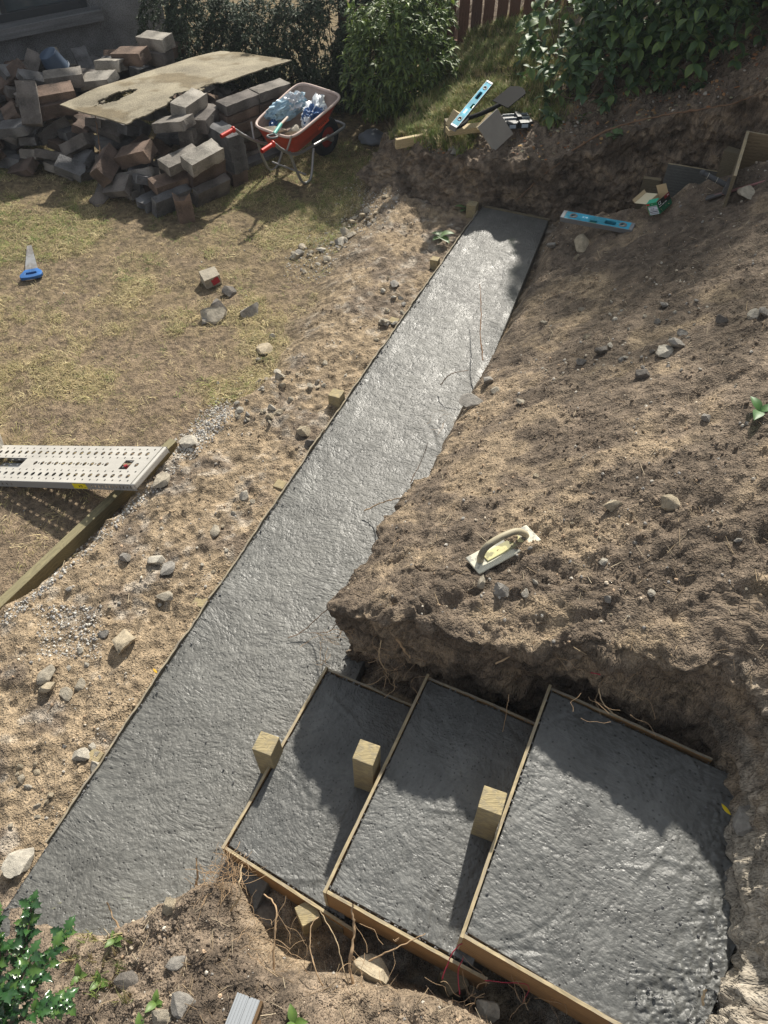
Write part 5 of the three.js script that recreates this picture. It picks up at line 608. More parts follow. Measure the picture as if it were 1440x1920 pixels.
// ---------- wheelbarrow ----------
{
  const axle = at(612, 290, LAWN).setY(LAWN), hm = at(447, 272, 0.28), yaw = yawTo(hm, axle), t = thing('wheelbarrow', 'orange-red wheelbarrow with pale rim and red grips on the lawn, holding bags and rubble', 'wheelbarrow', axle, yaw);
  // local: x toward the wheel, origin under the axle
  const red = std({ color: lin(0.5, 0.062, 0.027), roughness: 0.55, map: stoneTex }), inner = std({ color: lin(0.42, 0.32, 0.28), roughness: 0.8, map: stoneTex }), steel = std({ color: lin(0.38, 0.38, 0.38), metalness: 0.6, roughness: 0.45 }), rimM = std({ color: lin(0.62, 0.48, 0.42), roughness: 0.6 }), rub = std({ color: lin(0.02, 0.021, 0.024), roughness: 0.8 }), grip = std({ color: lin(0.62, 0.04, 0.02), roughness: 0.45 });
  const ring = (cx, cy, hx, hz, r, tiltK, n = 40, bulge = 0) => { const P = []; for (let i = 0; i < n; i++) { const a = i / n * 6.283, c = Math.cos(a), s = Math.sin(a), e = 0.32; const x = Math.sign(c) * Math.pow(Math.abs(c), e) * hx, z = Math.sign(s) * Math.pow(Math.abs(s), e) * hz * (1 + bulge * x / hx); P.push(V(cx + x, cy + x * tiltK, z)); } return P; };
  const rims = ring(-0.42, 0.61, 0.4, 0.285, 0, 0.2, 48, 0.06), bot = ring(-0.48, 0.38, 0.25, 0.21, 0, 0.16, 48), N = 48;
  const tub = (off, up) => gridGeo(N, 10, (s, v, i, j) => { const k = i % N; let p; if (j < 8) { p = V().lerpVectors(bot[k], rims[k], j / 8); const c = V(-0.46, p.y, 0); p.addScaledVector(V().subVectors(c, p).setY(0).normalize(), off); } else p = rims[k].clone(); if (j === 0) p.y += up; return [p.x, p.y, p.z, s * 2, v]; });
  const cap = (y, o) => { const P = []; const c = V(-0.48, 0.38 + y, 0); for (let i = 0; i < N; i++) { const a = bot[i].clone(), b = bot[(i + 1) % N].clone(); a.y += y; b.y += y; for (const q of [c, b, a]) P.push(q.x, q.y, q.z); } const g = new THREE.BufferGeometry(); g.setAttribute('position', new THREE.Float32BufferAttribute(P, 3)); g.setAttribute('uv', new THREE.Float32BufferAttribute(new Float32Array(P.length / 3 * 2), 2)); g.computeVertexNormals(); return g; };
  red.side = inner.side = THREE.DoubleSide; const tb = mesh('tub', merge([tub(0, 0), cap(0)]), red, t); mesh('tub_lining', merge([tub(0.006, 0.006), cap(0.006)]), inner, tb); mesh('rim', new THREE.TubeGeometry(new THREE.CatmullRomCurve3(rims.map((p) => p.clone().setY(p.y + 0.004)), true), 120, 0.014, 8, true), rimM, tb);
  const cv = document.createElement('canvas'); cv.width = 256; cv.height = 96; const c = cv.getContext('2d'); c.fillStyle = '#c94a28'; c.fillRect(0, 0, 256, 96); c.fillStyle = '#141010'; c.font = 'bold 78px sans-serif'; c.fillText('Huder', 6, 74); const ct = new THREE.CanvasTexture(cv); ct.colorSpace = THREE.SRGBColorSpace;
  const pa = V().lerpVectors(bot[11], rims[11], 0.55), lp = mesh('lettering', new THREE.PlaneGeometry(0.2, 0.07), std({ map: ct, roughness: 0.55, transparent: false }), tb); { const z = 0.262; lp.position.set(-0.33, 0.53, z - 0.003); lp.rotation.set(-0.34, 0.05, 0.15, 'YXZ'); lp.visible = true; }
  for (const s of [-1, 1]) {
    const H = V(-1.2, 0.58, s * 0.265), fr = [H, V(-1.08, 0.585, s * 0.262), V(-0.98, 0.5, s * 0.25), V(-0.72, 0.33, s * 0.2), V(-0.45, 0.29, s * 0.165), V(-0.2, 0.27, s * 0.14), V(0, 0.26, s * 0.13), V(0.17, 0.27, s * 0.13)];
    mesh('frame_tube', tube(fr, 0.016, 10, 60), steel, t); const gr = mesh('handle_grip', tube([V(-1.25, 0.578, s * 0.266), V(-1.09, 0.586, s * 0.262)], 0.021, 12, 6), grip, t); mesh('grip_flange', put(new THREE.CylinderGeometry(0.031, 0.031, 0.012, 14), -1.085, 0.586, s * 0.262, 0, 0, Math.PI / 2), grip, gr);
    mesh('leg', tube([V(-0.82, 0.4, s * 0.22), V(-0.76, 0.2, s * 0.23), V(-0.66, 0.015, s * 0.235), V(-0.56, 0.015, s * 0.235), V(-0.42, 0.28, s * 0.19)], 0.014, 8, 40), steel, t); mesh('strut', tube([V(-0.86, 0.42, s * 0.22), V(-0.82, 0.57, s * 0.27)], 0.01, 8, 6), steel, t);
  }
  mesh('front_bar', tube([V(0.17, 0.27, -0.13), V(0.215, 0.272, -0.09), V(0.22, 0.272, 0.09), V(0.17, 0.27, 0.13)], 0.016, 10, 24), steel, t); mesh('leg_brace', tube([V(-0.62, 0.09, -0.235), V(-0.62, 0.09, 0.235)], 0.01, 8, 6), steel, t);
  const wh = mesh('wheel', put(new THREE.CylinderGeometry(0.03, 0.03, 0.2, 12), 0, 0.2, 0, Math.PI / 2), steel, t); mesh('tyre', put(new THREE.TorusGeometry(0.145, 0.055, 14, 36), 0, 0.2, 0), rub, wh); mesh('wheel_rim', put(new THREE.LatheGeometry([[0.02, -0.03], [0.06, -0.02], [0.1, -0.035], [0.105, 0.035], [0.06, 0.02], [0.02, 0.03]].map(([x, y]) => new THREE.Vector2(x, y)), 28), 0, 0.2, 0, Math.PI / 2), std({ color: lin(0.4, 0.05, 0.03), roughness: 0.5 }), wh);
  // load
  t.updateMatrixWorld(true); const W = (x, y, z) => t.localToWorld(V(x, y, z));
  const crumple = (rx, ry, rz, k, seed) => { const g = new THREE.IcosahedronGeometry(1, 9), a = g.attributes.position, v = V(); for (let i = 0; i < a.count; i++) { v.fromBufferAttribute(a, i); const f = 1 - Math.abs(n3(v.x * 1.9 + seed, v.y * 1.9, v.z * 1.9, seed)) * k * 0.6 - Math.abs(n3(v.x * 4.5, v.y * 4.5 + seed, v.z * 4.5, seed + 3)) * 0.3; a.setXYZ(i, v.x * f * rx, v.y * f * ry, v.z * f * rz); } g.deleteAttribute('normal'); g.deleteAttribute('uv'); const m = mergeVertices(g, 1e-5); m.computeVertexNormals(); return toCreasedNormals(m, 0.25); };
  const bagW = std({ color: lin(0.62, 0.66, 0.7), roughness: 0.4 }), bagB = std({ color: lin(0.03, 0.09, 0.24), roughness: 0.35 }), bagC = std({ color: lin(0.3, 0.45, 0.55), roughness: 0.4 });
  const bag = (label, mA, mB, p, ry, rx, g, g2, o2) => { const b = thing('cement_bag', label, 'bag', p, yaw + ry); b.rotateZ(rx); mesh('wrapper', g, mA, b); const m = mesh('printed_panel', g2, mB, b); m.position.set(...o2); return b; };
  bag('crumpled white and dark blue cement bag standing in the right of the barrow', bagW, bagB, W(-0.28, 0.56, 0.1), 0.3, 0.35, crumple(0.27, 0.13, 0.13, 0.9, 3), crumple(0.17, 0.11, 0.12, 0.8, 4), [-0.05, 0.02, 0.02]);
  bag('crumpled pale blue empty bag along the far side of the barrow', bagC, bagW, W(-0.4, 0.58, -0.17), -0.3, 0.2, crumple(0.3, 0.13, 0.1, 0.9, 5), crumple(0.14, 0.11, 0.1, 0.8, 6), [0.1, 0.02, 0.0]);
  bag('small dark blue bag scrap at the left inside of the barrow', bagB, bagC, W(-0.62, 0.5, -0.16), 0.5, 0.1, crumple(0.09, 0.06, 0.05, 0.9, 7), crumple(0.05, 0.06, 0.04, 0.8, 8), [0.05, 0.04, 0.0]);
  const st = (p, r, gi, mi, lab) => { const o = mesh('stone', stoneGeos[gi], stoneMats[mi]); o.scale.setScalar(r); o.position.copy(p); o.rotation.set(rr(-0.4, 0.4), rr(0, 6), 0); tag(o, lab, 'stone'); };
  st(W(-0.72, 0.5, -0.06), 0.15, 3, 1, 'large mortar-crusted stone in the barrow, at the handle end'); st(W(-0.62, 0.46, 0.1), 0.09, 1, 0, 'small buff rubble stone in the barrow by the near rim'); st(W(-0.52, 0.46, 0.14), 0.07, 4, 1, 'smallest rubble stone in the barrow, beside blue bag'); st(W(-0.5, 0.44, 0.02), 0.08, 6, 4, 'pale rubble stone in the middle of the barrow');
  const sp = thing('hand_shovel', 'green-handled digging tool lying across the handle end rim of the barrow', 'shovel', W(-0.86, 0.6, 0.12), yaw + 0.42); sp.rotateZ(-0.05); mesh('handle', tube([V(-0.1, 0, 0), V(0.12, 0.012, 0)], 0.018, 10, 6), std({ color: lin(0.1, 0.4, 0.34), roughness: 0.5 }), sp); mesh('shaft', tube([V(0.12, 0.012, 0), V(0.34, 0.0, 0)], 0.012, 8, 6), std({ color: lin(0.5, 0.42, 0.36), roughness: 0.7 }), sp); mesh('grip_end', tube([V(-0.1, 0, 0), V(-0.16, 0, 0.05), V(-0.2, 0, 0.0), V(-0.16, 0, -0.05), V(-0.1, 0, 0)], 0.011, 8, 24), std({ color: lin(0.12, 0.13, 0.13), roughness: 0.5 }), sp);
}
// ---------- house, fence ----------
{
  const c = V(-2.9, 0, -11.56), d = V(-0.837, 0, 0.546), t = thing('house', 'grey roughcast house wall with dark window, behind the block heap', 'house', c.clone().setY(LAWN), Math.atan2(-d.z, d.x) ); // local x runs left along the wall
  const rough = tex(512, (u, v) => { const [k] = worley(u * 70, v * 70, 70, 3); const q = 0.7 + 0.3 * fbm(u * 5, v * 5, 4, 15, 5) - 0.25 * sst(0.2, 0.6, k); return [q, q, q]; });
  const wm = std({ color: lin(0.34, 0.35, 0.36), map: rough, bumpMap: rough, bumpScale: 0.012, roughness: 0.95 }); for (const m of [rough]) m.repeat.set(1, 1);
  const sh = new THREE.Shape(); sh.moveTo(0, -0.2); sh.lineTo(6.5, -0.2); sh.lineTo(6.5, 3.1); sh.lineTo(0, 3.1); const h = new THREE.Path(); h.moveTo(0.95, 0.66); h.lineTo(0.95, 2.0); h.lineTo(3.0, 2.0); h.lineTo(3.0, 0.66); sh.holes.push(h);
  // local z of the wall: towards the garden
  const g = new THREE.ExtrudeGeometry(sh, { depth: 0.28, bevelEnabled: false }); const front = V(0, 0, 1).applyEuler(t.rotation).dot(V(0.546, 0, 0.837)) > 0 ? 1 : -1; if (front > 0) g.translate(0, 0, -0.28); mesh('wall', g, wm, t);
  const fm = std({ color: lin(0.05, 0.055, 0.06), roughness: 0.4 }), sm = std({ color: lin(0.3, 0.305, 0.31), roughness: 0.8, map: rough });
  mesh('window_sill', put(bx(2.3, 0.13, 0.24, 0.012, 2), 1.975, 0.6, front * 0.02), sm, t); const wf = mesh('window', merge([put(bx(0.08, 1.34, 0.1, 0.005), 0.99, 1.33, front * -0.1), put(bx(0.08, 1.34, 0.1, 0.005), 2.96, 1.33, front * -0.1), put(bx(0.06, 1.2, 0.09, 0.005), 1.95, 1.33, front * -0.1), put(bx(1.89, 0.09, 0.11, 0.005), 1.975, 0.71, front * -0.1), put(bx(1.89, 0.08, 0.1, 0.005), 1.975, 1.96, front * -0.1)]), fm, t);
  for (const x of [1.47, 2.45]) mesh('pane', put(new THREE.BoxGeometry(0.88, 1.16, 0.006), x, 1.335, front * -0.11), phys({ color: lin(0.08, 0.1, 0.11), roughness: 0.06 }), wf);
  mesh('roof', put(bx(7.2, 0.14, 0.7, 0.02), 3.2, 3.17, front * 0.05, front * 0.45), std({ color: lin(0.09, 0.085, 0.085), roughness: 0.8 }), t); mesh('side_wall', put(bx(0.28, 3.3, 6, 0.01), 0.14, 1.45, front * -3.285), wm, t);
  mesh('downpipe', put(new THREE.CylinderGeometry(0.035, 0.035, 3.1, 12), -0.04, 1.5, front * 0.05), fm, t);
}
{
  const t = thing('fence', 'dark reddish brown board fence with gaps, behind the bushes', 'fence', V(-1.3, 0, -10.5)), mats = [[0.22, 0.115, 0.085], [0.26, 0.135, 0.1], [0.18, 0.1, 0.08]].map((c) => woodMat(...c, 0.9)), gs = [0, 1, 2].map(() => boxUV(bx(0.115, 1.75, 0.018, 0.004), 0.5));
  for (const g of gs) { const u = g.attributes.uv; for (let i = 0; i < u.count; i++) u.setXY(i, u.getY(i), u.getX(i)); }
  for (let i = 6; i < 40; i++) { const o = mesh('board', gs[i % 3], pick(mats), t), x = i * 0.137; o.position.set(x + rr(-0.008, 0.008), 0.62 + rr(-0.03, 0.03) + 0.1 * sst(1, 3, x), 0.3 * x + rr(-0.004, 0.004)); o.rotation.y = -0.29; o.rotation.z = rr(-0.02, 0.02); }
  for (const y of [0.35, 1.2]) mesh('rail', put(bx(4.8, 0.08, 0.04, 0.004), 3.05, y, 0.89, 0, -0.29), mats[0], t);
}

{ const t = thing('bucket', 'white plastic bucket cut off by left edge, behind the metal ramp', 'bucket', at(-22, 842, LAWN)); mesh('shell', new THREE.LatheGeometry([[0, 0], [0.11, 0], [0.135, 0.24], [0.142, 0.24], [0.142, 0.26], [0.13, 0.26], [0.106, 0.01], [0, 0.01]].map(([x, y]) => new THREE.Vector2(x, y)), 28), std({ color: lin(0.75, 0.74, 0.7), roughness: 0.5 }), t); mesh('handle', put(new THREE.TorusGeometry(0.14, 0.003, 6, 24, Math.PI), 0, 0.24, 0, 0.5), steelDark, t); }

// ---------- plants ----------
function leafGeo(kind) {                         // one leaf along +z, upper side +y
  const P = [], C = [], n = kind === 'holly' ? 9 : 5, rows = [];
  for (let i = 0; i <= n; i++) {
    const t = i / n; let w = kind === 'narrow' ? 0.16 * Math.sin(Math.PI * Math.pow(t, 0.8)) : 0.27 * Math.sin(Math.PI * Math.pow(t, 0.85)) + (i && i < n ? 0.02 : 0); let lift = 0.09 * Math.sin(t * 3) - 0.25 * t * t;
    if (kind === 'holly') { w = (0.27 * Math.sin(Math.PI * Math.pow(t, 0.9)) + 0.01) * (i % 2 ? 1.3 : 0.72); }
    const up = kind === 'holly' && i % 2 ? 0.09 : 0.05; rows.push([V(-w, lift + up * (w > 0.05 ? 1 : 0), t), V(-w * 0.55, lift + 0.02, t), V(0, lift, t), V(w * 0.55, lift + 0.02, t), V(w, lift + up * (w > 0.05 ? 1 : 0), t)]);
  }
  const edge = kind === 'pied' ? [1.5, 1.5, 0.9] : [1, 1, 1], col = [edge, [1, 1, 1], kind === 'pied' ? [0.85, 0.95, 0.9] : [1.15, 1.15, 1], [1, 1, 1], edge];
  const I = []; rows.forEach((r, i) => r.forEach((p, j) => { P.push(p.x, p.y, p.z); C.push(...col[j]); if (i && j) { const a = (i - 1) * 5 + j - 1, b = a + 1, c = a + 5, d = c + 1; I.push(a, c, b, b, c, d); } }));
  const g = new THREE.BufferGeometry(); g.setAttribute('position', new THREE.Float32BufferAttribute(P, 3)); g.setAttribute('color', new THREE.Float32BufferAttribute(C, 3)); g.setIndex(I); g.computeVertexNormals(); return g;
}
const leafMat = (c, rough = 0.4, tr = 0.25) => phys({ color: lin(...c), roughness: rough, vertexColors: true, side: THREE.DoubleSide, transmission: tr, thickness: 0 });
const lookQ = (dir, roll = 0) => { const z = dir.clone().normalize(), x = V().crossVectors(V(0, 1, 0), z).normalize(), y = V().crossVectors(z, x); const q = new THREE.Quaternion().setFromRotationMatrix(new THREE.Matrix4().makeBasis(x, y, z)); return q.multiply(new THREE.Quaternion().setFromAxisAngle(V(0, 0, 1), roll)); };
const bark = std({ color: lin(0.13, 0.095, 0.065), roughness: 0.95 });
// a shrub: stems from its foot, leaves in whorls on twigs through lobes; the nearest leaves stand singly
function shrub(name, label, cat, foot, lobes, nWhorl, geo, mats, size, single, opts = {}) {
  const t = thing(name, label, cat, foot); const stems = [], L = [];
  for (const [c, r] of lobes) { const end = V(c.x, c.y - r.y * 0.2, c.z).sub(foot), mid = end.clone().multiplyScalar(0.5).add(V(rr(-0.15, 0.15), rr(0, 0.1), rr(-0.15, 0.15))); stems.push(tube([V(0, -0.1, 0), mid, end], opts.stem ?? 0.022, 6, 12, 0.4)); for (let k = 0; k < 5; k++) { const e = V(rr(-1, 1), rr(-0.6, 1), rr(-1, 1)).normalize().multiply(r).multiplyScalar(0.85).add(c).sub(foot); stems.push(tube([end, end.clone().lerp(e, 0.5).add(V(rr(-0.08, 0.08), rr(-0.08, 0.08), rr(-0.08, 0.08))), e], 0.008, 5, 8, 0.5)); } }
  mesh('stem', merge(stems), bark, t);
  let tot = 0; const vol = lobes.map(([, r]) => (tot += r.x * r.y * r.z) && tot);
  for (let i = 0; i < nWhorl; i++) {
    const q = R() * tot, li = vol.findIndex((v) => v >= q), [c, r] = lobes[li]; const d = V(rr(-1, 1), rr(-1, 1), rr(-1, 1)); if (d.lengthSq() > 1) { i--; continue; } const rad = d.length(), dn = d.clone().normalize(); const k = 0.45 + 0.55 * Math.pow(rad, 0.5), lump = 1 + 0.25 * fbm3(dn.x * 2.5 + li, dn.y * 2.5, dn.z * 2.5, 2, 5);
    const p = dn.clone().multiplyScalar(k * lump).multiply(r).add(c); if (p.y < gy(p.x, p.z) + 0.03) continue; if (fbm3(p.x * 2.6, p.y * 2.6, p.z * 2.6, 2, 12) < -0.2 && R() < 0.75) continue;
    const axis = dn.clone().add(V(0, opts.up ?? 0.5, 0)).add(V(rr(-0.4, 0.4), rr(-0.3, 0.4), rr(-0.4, 0.4))).normalize(), n = opts.whorl ?? 5, a0 = rr(0, 6.28), s1 = V().crossVectors(axis, V(0.3, 0.1, 1)).normalize(), s2 = V().crossVectors(axis, s1);
    for (let j = 0; j < n; j++) { const a = a0 + j * 6.283 / n + rr(-0.3, 0.3), dir = s1.clone().multiplyScalar(Math.cos(a)).addScaledVector(s2, Math.sin(a)).addScaledVector(axis, rr(0.1, 0.9)); const s = size * rr(0.6, 1.2); L.push([p.clone().sub(foot), lookQ(dir, rr(-0.4, 0.4)), s, p.distanceTo(camera.position) - 2.2 * rad * 0.3 + (dn.z < 0 ? 3 : 0)]); }
  }
  L.sort((a, b) => a[3] - b[3]); const k = Math.min(single, L.length);
  for (let i = 0; i < k; i++) { const [p, q, s] = L[Math.floor(i * Math.min(1, L.length / k * 0.25) )] ?? L[i]; const o = mesh('leaf', geo, pick(mats), t); o.position.copy(p).add(V(rr(-0.01, 0.01), rr(-0.01, 0.01), rr(-0.01, 0.01))); o.quaternion.copy(q); o.scale.setScalar(s); }
  mats.forEach((m, mi) => { const S = L.filter((_, i) => i % mats.length === mi); scatter('foliage', geo, m, S.length, (i) => [S[i][0], S[i][1], V(S[i][2], S[i][2], S[i][2]), lin(...[0, 0, 0].map(() => 1)).multiplyScalar(rr(0.7, 1.25))], null, null, t); });
  return t;
}
const G = (x, f, y) => V(x, y ?? gy(x, -f), -f);
{ // variegated hedge at the upper right
  const lobes = [[[2.4, 1.1, 7.6], [0.75, 0.6, 0.55]], [[2.8, 1.6, 7.3], [0.85, 0.75, 0.6]], [[3.7, 1.85, 7.05], [0.9, 0.8, 0.65]], [[1.7, 0.85, 8.3], [0.4, 0.45, 0.5]], [[2.7, 2.1, 8.1], [0.8, 0.6, 0.7]], [[3.6, 2.7, 7.9], [1.0, 0.8, 0.8]], [[2.5, 1.5, 8.1], [0.75, 0.6, 0.6]], [[1.85, 0.8, 7.4], [0.42, 0.35, 0.35]], [[4.9, 2.4, 7.2], [0.9, 1.1, 0.8]], [[2.75, 1.25, 7.0], [0.5, 0.35, 0.3]]].map(([c, r]) => [V(c[0], c[1], -c[2]), V(...r)]);
  shrub('hedge', 'large dark leafy shrub with pale leaf margins overhanging the earth bank at upper right', 'shrub', G(2.6, 8.0), lobes, 5200, leafGeo('pied'), [leafMat([0.075, 0.14, 0.05], 0.58), leafMat([0.055, 0.11, 0.045], 0.6), leafMat([0.13, 0.2, 0.06], 0.6)], 0.11, 260, { whorl: 4, stem: 0.035, up: 0.3 });
  const sp = (u, v, y, n, lab) => { const p = onG(u, v, y); const t = thing('seedling', lab, 'plant', p), g = leafGeo('broad'), m = leafMat([0.12, 0.2, 0.07], 0.5); for (let i = 0; i < n; i++) { const o = mesh('leaf', g, m, t); o.quaternion.copy(lookQ(V(Math.cos(i * 2.4), rr(0.2, 0.7), Math.sin(i * 2.4)))); o.scale.setScalar(rr(0.07, 0.13)); o.position.y = rr(0, 0.05); } };
  sp(1035, 232, 0.6, 7, 'young leafy plant right of the black tool tray'); sp(1150, 262, 0.75, 7, 'young light green plant at the lip of the dark bank under the hedge'); sp(878, 345, 0.2, 5, 'small plant on the slope above the path end'); sp(825, 450, -0.1, 5, 'small weed on the bare soil left of the far path');
}
{ // rounded shrub in the middle
  const f = G(0.22, 8.85), lobes = [[[0.15, 0.6, 8.85], [0.5, 0.58, 0.45]], [[0.02, 1.0, 8.95], [0.4, 0.32, 0.36]], [[0.42, 0.45, 8.75], [0.36, 0.44, 0.36]], [[-0.15, 0.4, 8.8], [0.3, 0.45, 0.32]], [[0.32, 0.9, 9.1], [0.4, 0.35, 0.36]]].map(([c, r]) => [V(c[0], c[1], -c[2]), V(...r)]);
  shrub('shrub', 'rounded green shrub with sunlit yellow-green tips, in front of the fence', 'shrub', f, lobes, 1700, leafGeo('narrow'), [leafMat([0.16, 0.24, 0.06], 0.65, 0.5), leafMat([0.27, 0.36, 0.07], 0.65, 0.55), leafMat([0.1, 0.16, 0.045], 0.65, 0.4)], 0.085, 200, { whorl: 6, up: 0.7 });
}
{ // dense dark hedge left of it
  const lobes = []; for (let i = 0; i < 7; i++) lobes.push([V(-2.55 + i * 0.4, 0.15 + 0.12 * rr(-1, 1), -10.35 + 0.1 * i + rr(-0.08, 0.08)), V(0.42, 0.75, 0.42)]);
  shrub('dark_hedge', 'dense dark small-leaved hedge between house and rounded shrub', 'hedge', G(-1.4, 10.1), lobes, 9000, leafGeo('narrow'), [leafMat([0.034, 0.056, 0.026], 0.75, 0.2), leafMat([0.046, 0.072, 0.03], 0.75, 0.2)], 0.06, 0, { whorl: 7 });
}
{ // holly at the lower left corner
  const f = at(20, 1850, 0.15), t = thing('holly_bush', 'glossy green holly branch in the lower left corner', 'shrub', f), g = leafGeo('holly'), ms = [leafMat([0.04, 0.105, 0.03], 0.2, 0.1), leafMat([0.075, 0.15, 0.035], 0.22, 0.15), leafMat([0.025, 0.07, 0.025], 0.18, 0.08)];
  const br = [[[-60, 1960, 0.25], [40, 1800, 0.45], [62, 1690, 0.5]], [[-60, 1960, 0.25], [60, 1850, 0.5], [125, 1745, 0.5]], [[-60, 1960, 0.2], [0, 1820, 0.5], [-10, 1720, 0.55]], [[-60, 1960, 0.3], [60, 1900, 0.55], [120, 1880, 0.5]], [[-60, 1960, 0.25], [20, 1880, 0.6], [60, 1790, 0.62]], [[-60, 1980, 0.3], [-10, 1900, 0.6], [10, 1860, 0.68]]];
  for (const b of br) { const P = b.map(([u, v, y]) => at(u, v, y).sub(f)), c = new THREE.CatmullRomCurve3(P); mesh('branch', new THREE.TubeGeometry(c, 20, 0.006, 6), bark, t); for (let i = 0; i < 46; i++) { const k = 0.15 + 0.85 * i / 45, p = c.getPoint(k), tn = c.getTangent(k), a = i * 2.4, dir = V(Math.cos(a), rr(0.0, 0.6), Math.sin(a)).addScaledVector(tn, 0.7), o = mesh('leaf', g, pick(ms), t); o.position.copy(p); o.quaternion.copy(lookQ(dir, rr(-0.4, 0.4))); o.scale.setScalar(rr(0.032, 0.068)); } }
  const weed = (u, v, n, s, lab, c = [0.14, 0.24, 0.05]) => { const p = onG(u, v, 0.2), w = thing('weed', lab, 'weed', p), lg = leafGeo('broad'), m = leafMat(c, 0.5, 0.35); for (let i = 0; i < n; i++) { const o = mesh('leaf', lg, m, w); o.quaternion.copy(lookQ(V(Math.cos(i * 2.2), rr(0.3, 1.2), Math.sin(i * 2.2)))); o.scale.setScalar(s * rr(0.7, 1.2)); } return w; };
  weed(186, 1842, 4, 0.055, 'small bright green weed on the near bank below the path'); weed(214, 1762, 7, 0.045, 'spindly green weed at the bottom end of the path'); weed(150, 1830, 3, 0.05, 'small weed right of the holly'); weed(292, 1880, 6, 0.045, 'grassy weed near the bottom edge left of metal channel'); weed(552, 1918, 3, 0.06, 'green leaf tip at the bottom edge right of the metal channel'); weed(265, 1930, 3, 0.05, 'weed at the very bottom edge');
  weed(1424, 772, 3, 0.08, 'fallen green leaf at the right edge of the bank', [0.06, 0.18, 0.03]);
  const tuft = scatter('weed_stalks', tuftGeo(15, 7, 0.5, 0.7), bladeMat, 60, () => { const p = onG(rr(120, 250), rr(1690, 1880), 0.1), s = rr(0.06, 0.17); return [p, QY(0.3), V(s * 0.35, s, s * 0.35), tint(pick([[0.3, 0.3, 0.1], [0.45, 0.38, 0.2], [0.2, 0.26, 0.07]]))]; }, 'thin grassy stalks between holly and path end');
}
{ // metal channel at the bottom edge
  const a = at(465, 1868, 0.52), b = at(415, 2000, 0.55), t = thing('metal_channel', 'ribbed grey metal channel with rusty edge sticking in at the bottom edge', 'metal channel', a), L = a.distanceTo(b), m = std({ color: lin(0.3, 0.32, 0.34), metalness: 0.5, roughness: 0.45 }), ru = std({ color: lin(0.16, 0.1, 0.05), roughness: 0.9, map: stoneTex }); t.lookAt(b);
  const sh = new THREE.Shape(); sh.moveTo(-0.04, 0); for (let i = 0; i < 8; i++) { const x = -0.04 + i * 0.011; sh.lineTo(x, i === 4 ? -0.008 : 0.004); sh.lineTo(x + 0.006, i === 4 ? -0.008 : 0.004); sh.lineTo(x + 0.006, 0); sh.lineTo(x + 0.011, 0); } sh.lineTo(0.048, -0.035); sh.lineTo(0.044, -0.035); sh.lineTo(0.044, -0.006); sh.lineTo(-0.04, -0.006);
  mesh('profile', new THREE.ExtrudeGeometry(sh, { depth: L, bevelEnabled: false }), m, t); mesh('rusty_edge', put(bx(0.012, 0.05, L, 0.002), 0.052, -0.02, L / 2), ru, t); mesh('mortar_lump', put(stoneGeos[2].clone().scale(0.03, 0.03, 0.1), 0.075, -0.03, 0.12), ru, t);
}
{ // trees beyond the frame, whose crowns shade the far end of the garden
  const tree = (x, f, h, r, lab) => { const foot = G(x, f), t = thing('tree', lab, 'tree', foot); mesh('trunk', tube([V(0, -0.1, 0), V(0.1, h * 0.4, 0.05), V(0, h * 0.8, 0)], 0.13, 8, 20, 0.4), bark, t); const br = []; for (let i = 0; i < 9; i++) { const a = i * 2.4, y = h * (0.4 + 0.05 * i); br.push(tube([V(0.05, y, 0), V(Math.cos(a) * r * 0.5, y + 0.3, Math.sin(a) * r * 0.5), V(Math.cos(a) * r * 0.85, y + 0.5, Math.sin(a) * r * 0.85)], 0.04, 6, 10, 0.3)); } mesh('limb', merge(br), bark, t);
    const lg = leafGeo('broad'), m = leafMat([0.06, 0.12, 0.03], 0.5, 0.3); scatter('crown', lg, m, 5200, () => { const d = V(rr(-1, 1), rr(-1, 1), rr(-1, 1)); if (d.length() > 1) return null; const p = d.normalize().multiplyScalar(Math.pow(R(), 0.4)).multiply(V(r, h * 0.33, r)).add(V(0, h * 0.68, 0)); if (fbm3(p.x * 1.4, p.y * 1.4, p.z * 1.4, 2, 8) < -0.12) return null; const s = rr(0.12, 0.2); return [p, Q(), V(s, s, s), null]; }, null, null, t); };
  tree(4.9, 11.3, 5.0, 1.8, 'tall tree behind the leafy shrub at upper right');
}
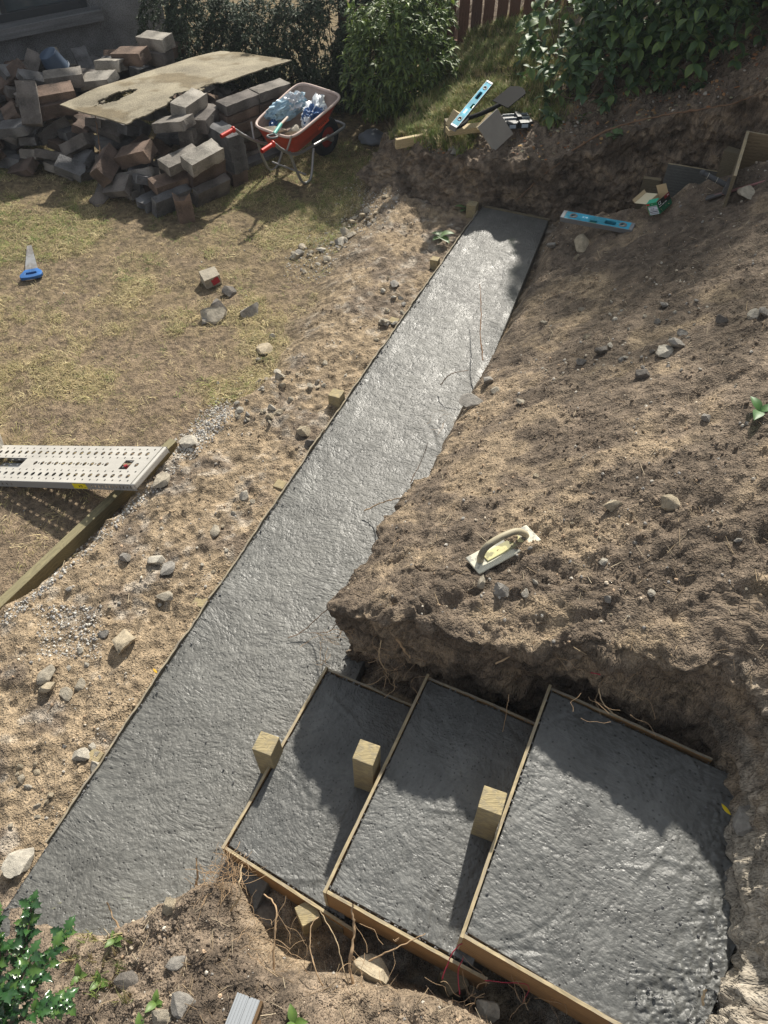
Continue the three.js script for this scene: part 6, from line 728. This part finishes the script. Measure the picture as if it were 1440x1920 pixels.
// concrete crumbs along the edges, white rubble ledge
scatter('concrete_crumb', chip(91), std({ color: lin(0.15, 0.15, 0.15), roughness: 0.8 }), 2300, (i) => {
  const k = i % 4; let p; if (k === 0) { const t = R(); p = pathPt(t, 0.012 + 0.05 * R() ** 3, 0.004); } else if (k === 1) { const q = slabDefs[(R() * 3) | 0], c = q.slice(1).map(([u, v]) => at(u, v, q[0])); const e = R(); p = R() < 0.5 ? bil(c, e, R() ** 4 * 0.06) : bil(c, R() ** 4 * 0.06, e); if (R() < 0.3) p = bil(c, e, 1 - R() ** 4 * 0.04); } else if (k === 2) { if (R() < 0.6) return null; const q = slabDefs[2], c = q.slice(1).map(([u, v]) => at(u, v, q[0])); p = bil(c, 1 - 0.42 * R() ** 1.3, R()); } else { p = at(rr(560, 670), rr(1170, 1290), 0.004); if (R() < 0.75) return null; if (R() < 0.4) p = at(rr(380, 470), rr(1380, 1640), 0.004); }
  const s = 0.002 + 0.006 * R() ** 4 * (k === 2 ? 1.3 : 1); return [p, Q(), V(s, s, s), null];
}, 'crumbs of concrete on the steps and path edges');
scatter('rubble_grit', chip(92), grit, 5200, (i) => { const seg = i % 3; let p; if (seg === 0) { const k = R(); p = onG(lerp(340, 425, k) + rr(-24, 24), lerp(850, 760, k) + rr(-18, 18), -0.1); } else if (seg === 1) { const k = R(); p = onG(lerp(560, 720, k) + rr(-35, 45), lerp(500, 340, k) + rr(-45, 40), -0.2); } else { const k = R(); p = onG(lerp(0, 330, k) + rr(-4, 16), lerp(1158, 865, k) + rr(-2, 16), -0.1); if (R() < 0.4) p = onG(130 + 60 * (R() - 0.5) * 2, 1185 + 50 * (R() - 0.5) * 2, -0.1); }
  const s = 0.0025 + 0.008 * R() ** 4; return [V(p.x, p.y + s * 0.3, p.z), Q(), V(s, s, s), tint(pick([[0.62, 0.6, 0.55], [0.5, 0.48, 0.44], [0.4, 0.39, 0.38], [0.68, 0.64, 0.56]]), 0.2)]; }, 'pale mortar grit of the old ledge');

scene.fog = new THREE.FogExp2(lin(0.75, 0.82, 0.9), 0.0016);
renderer.render(scene, camera);
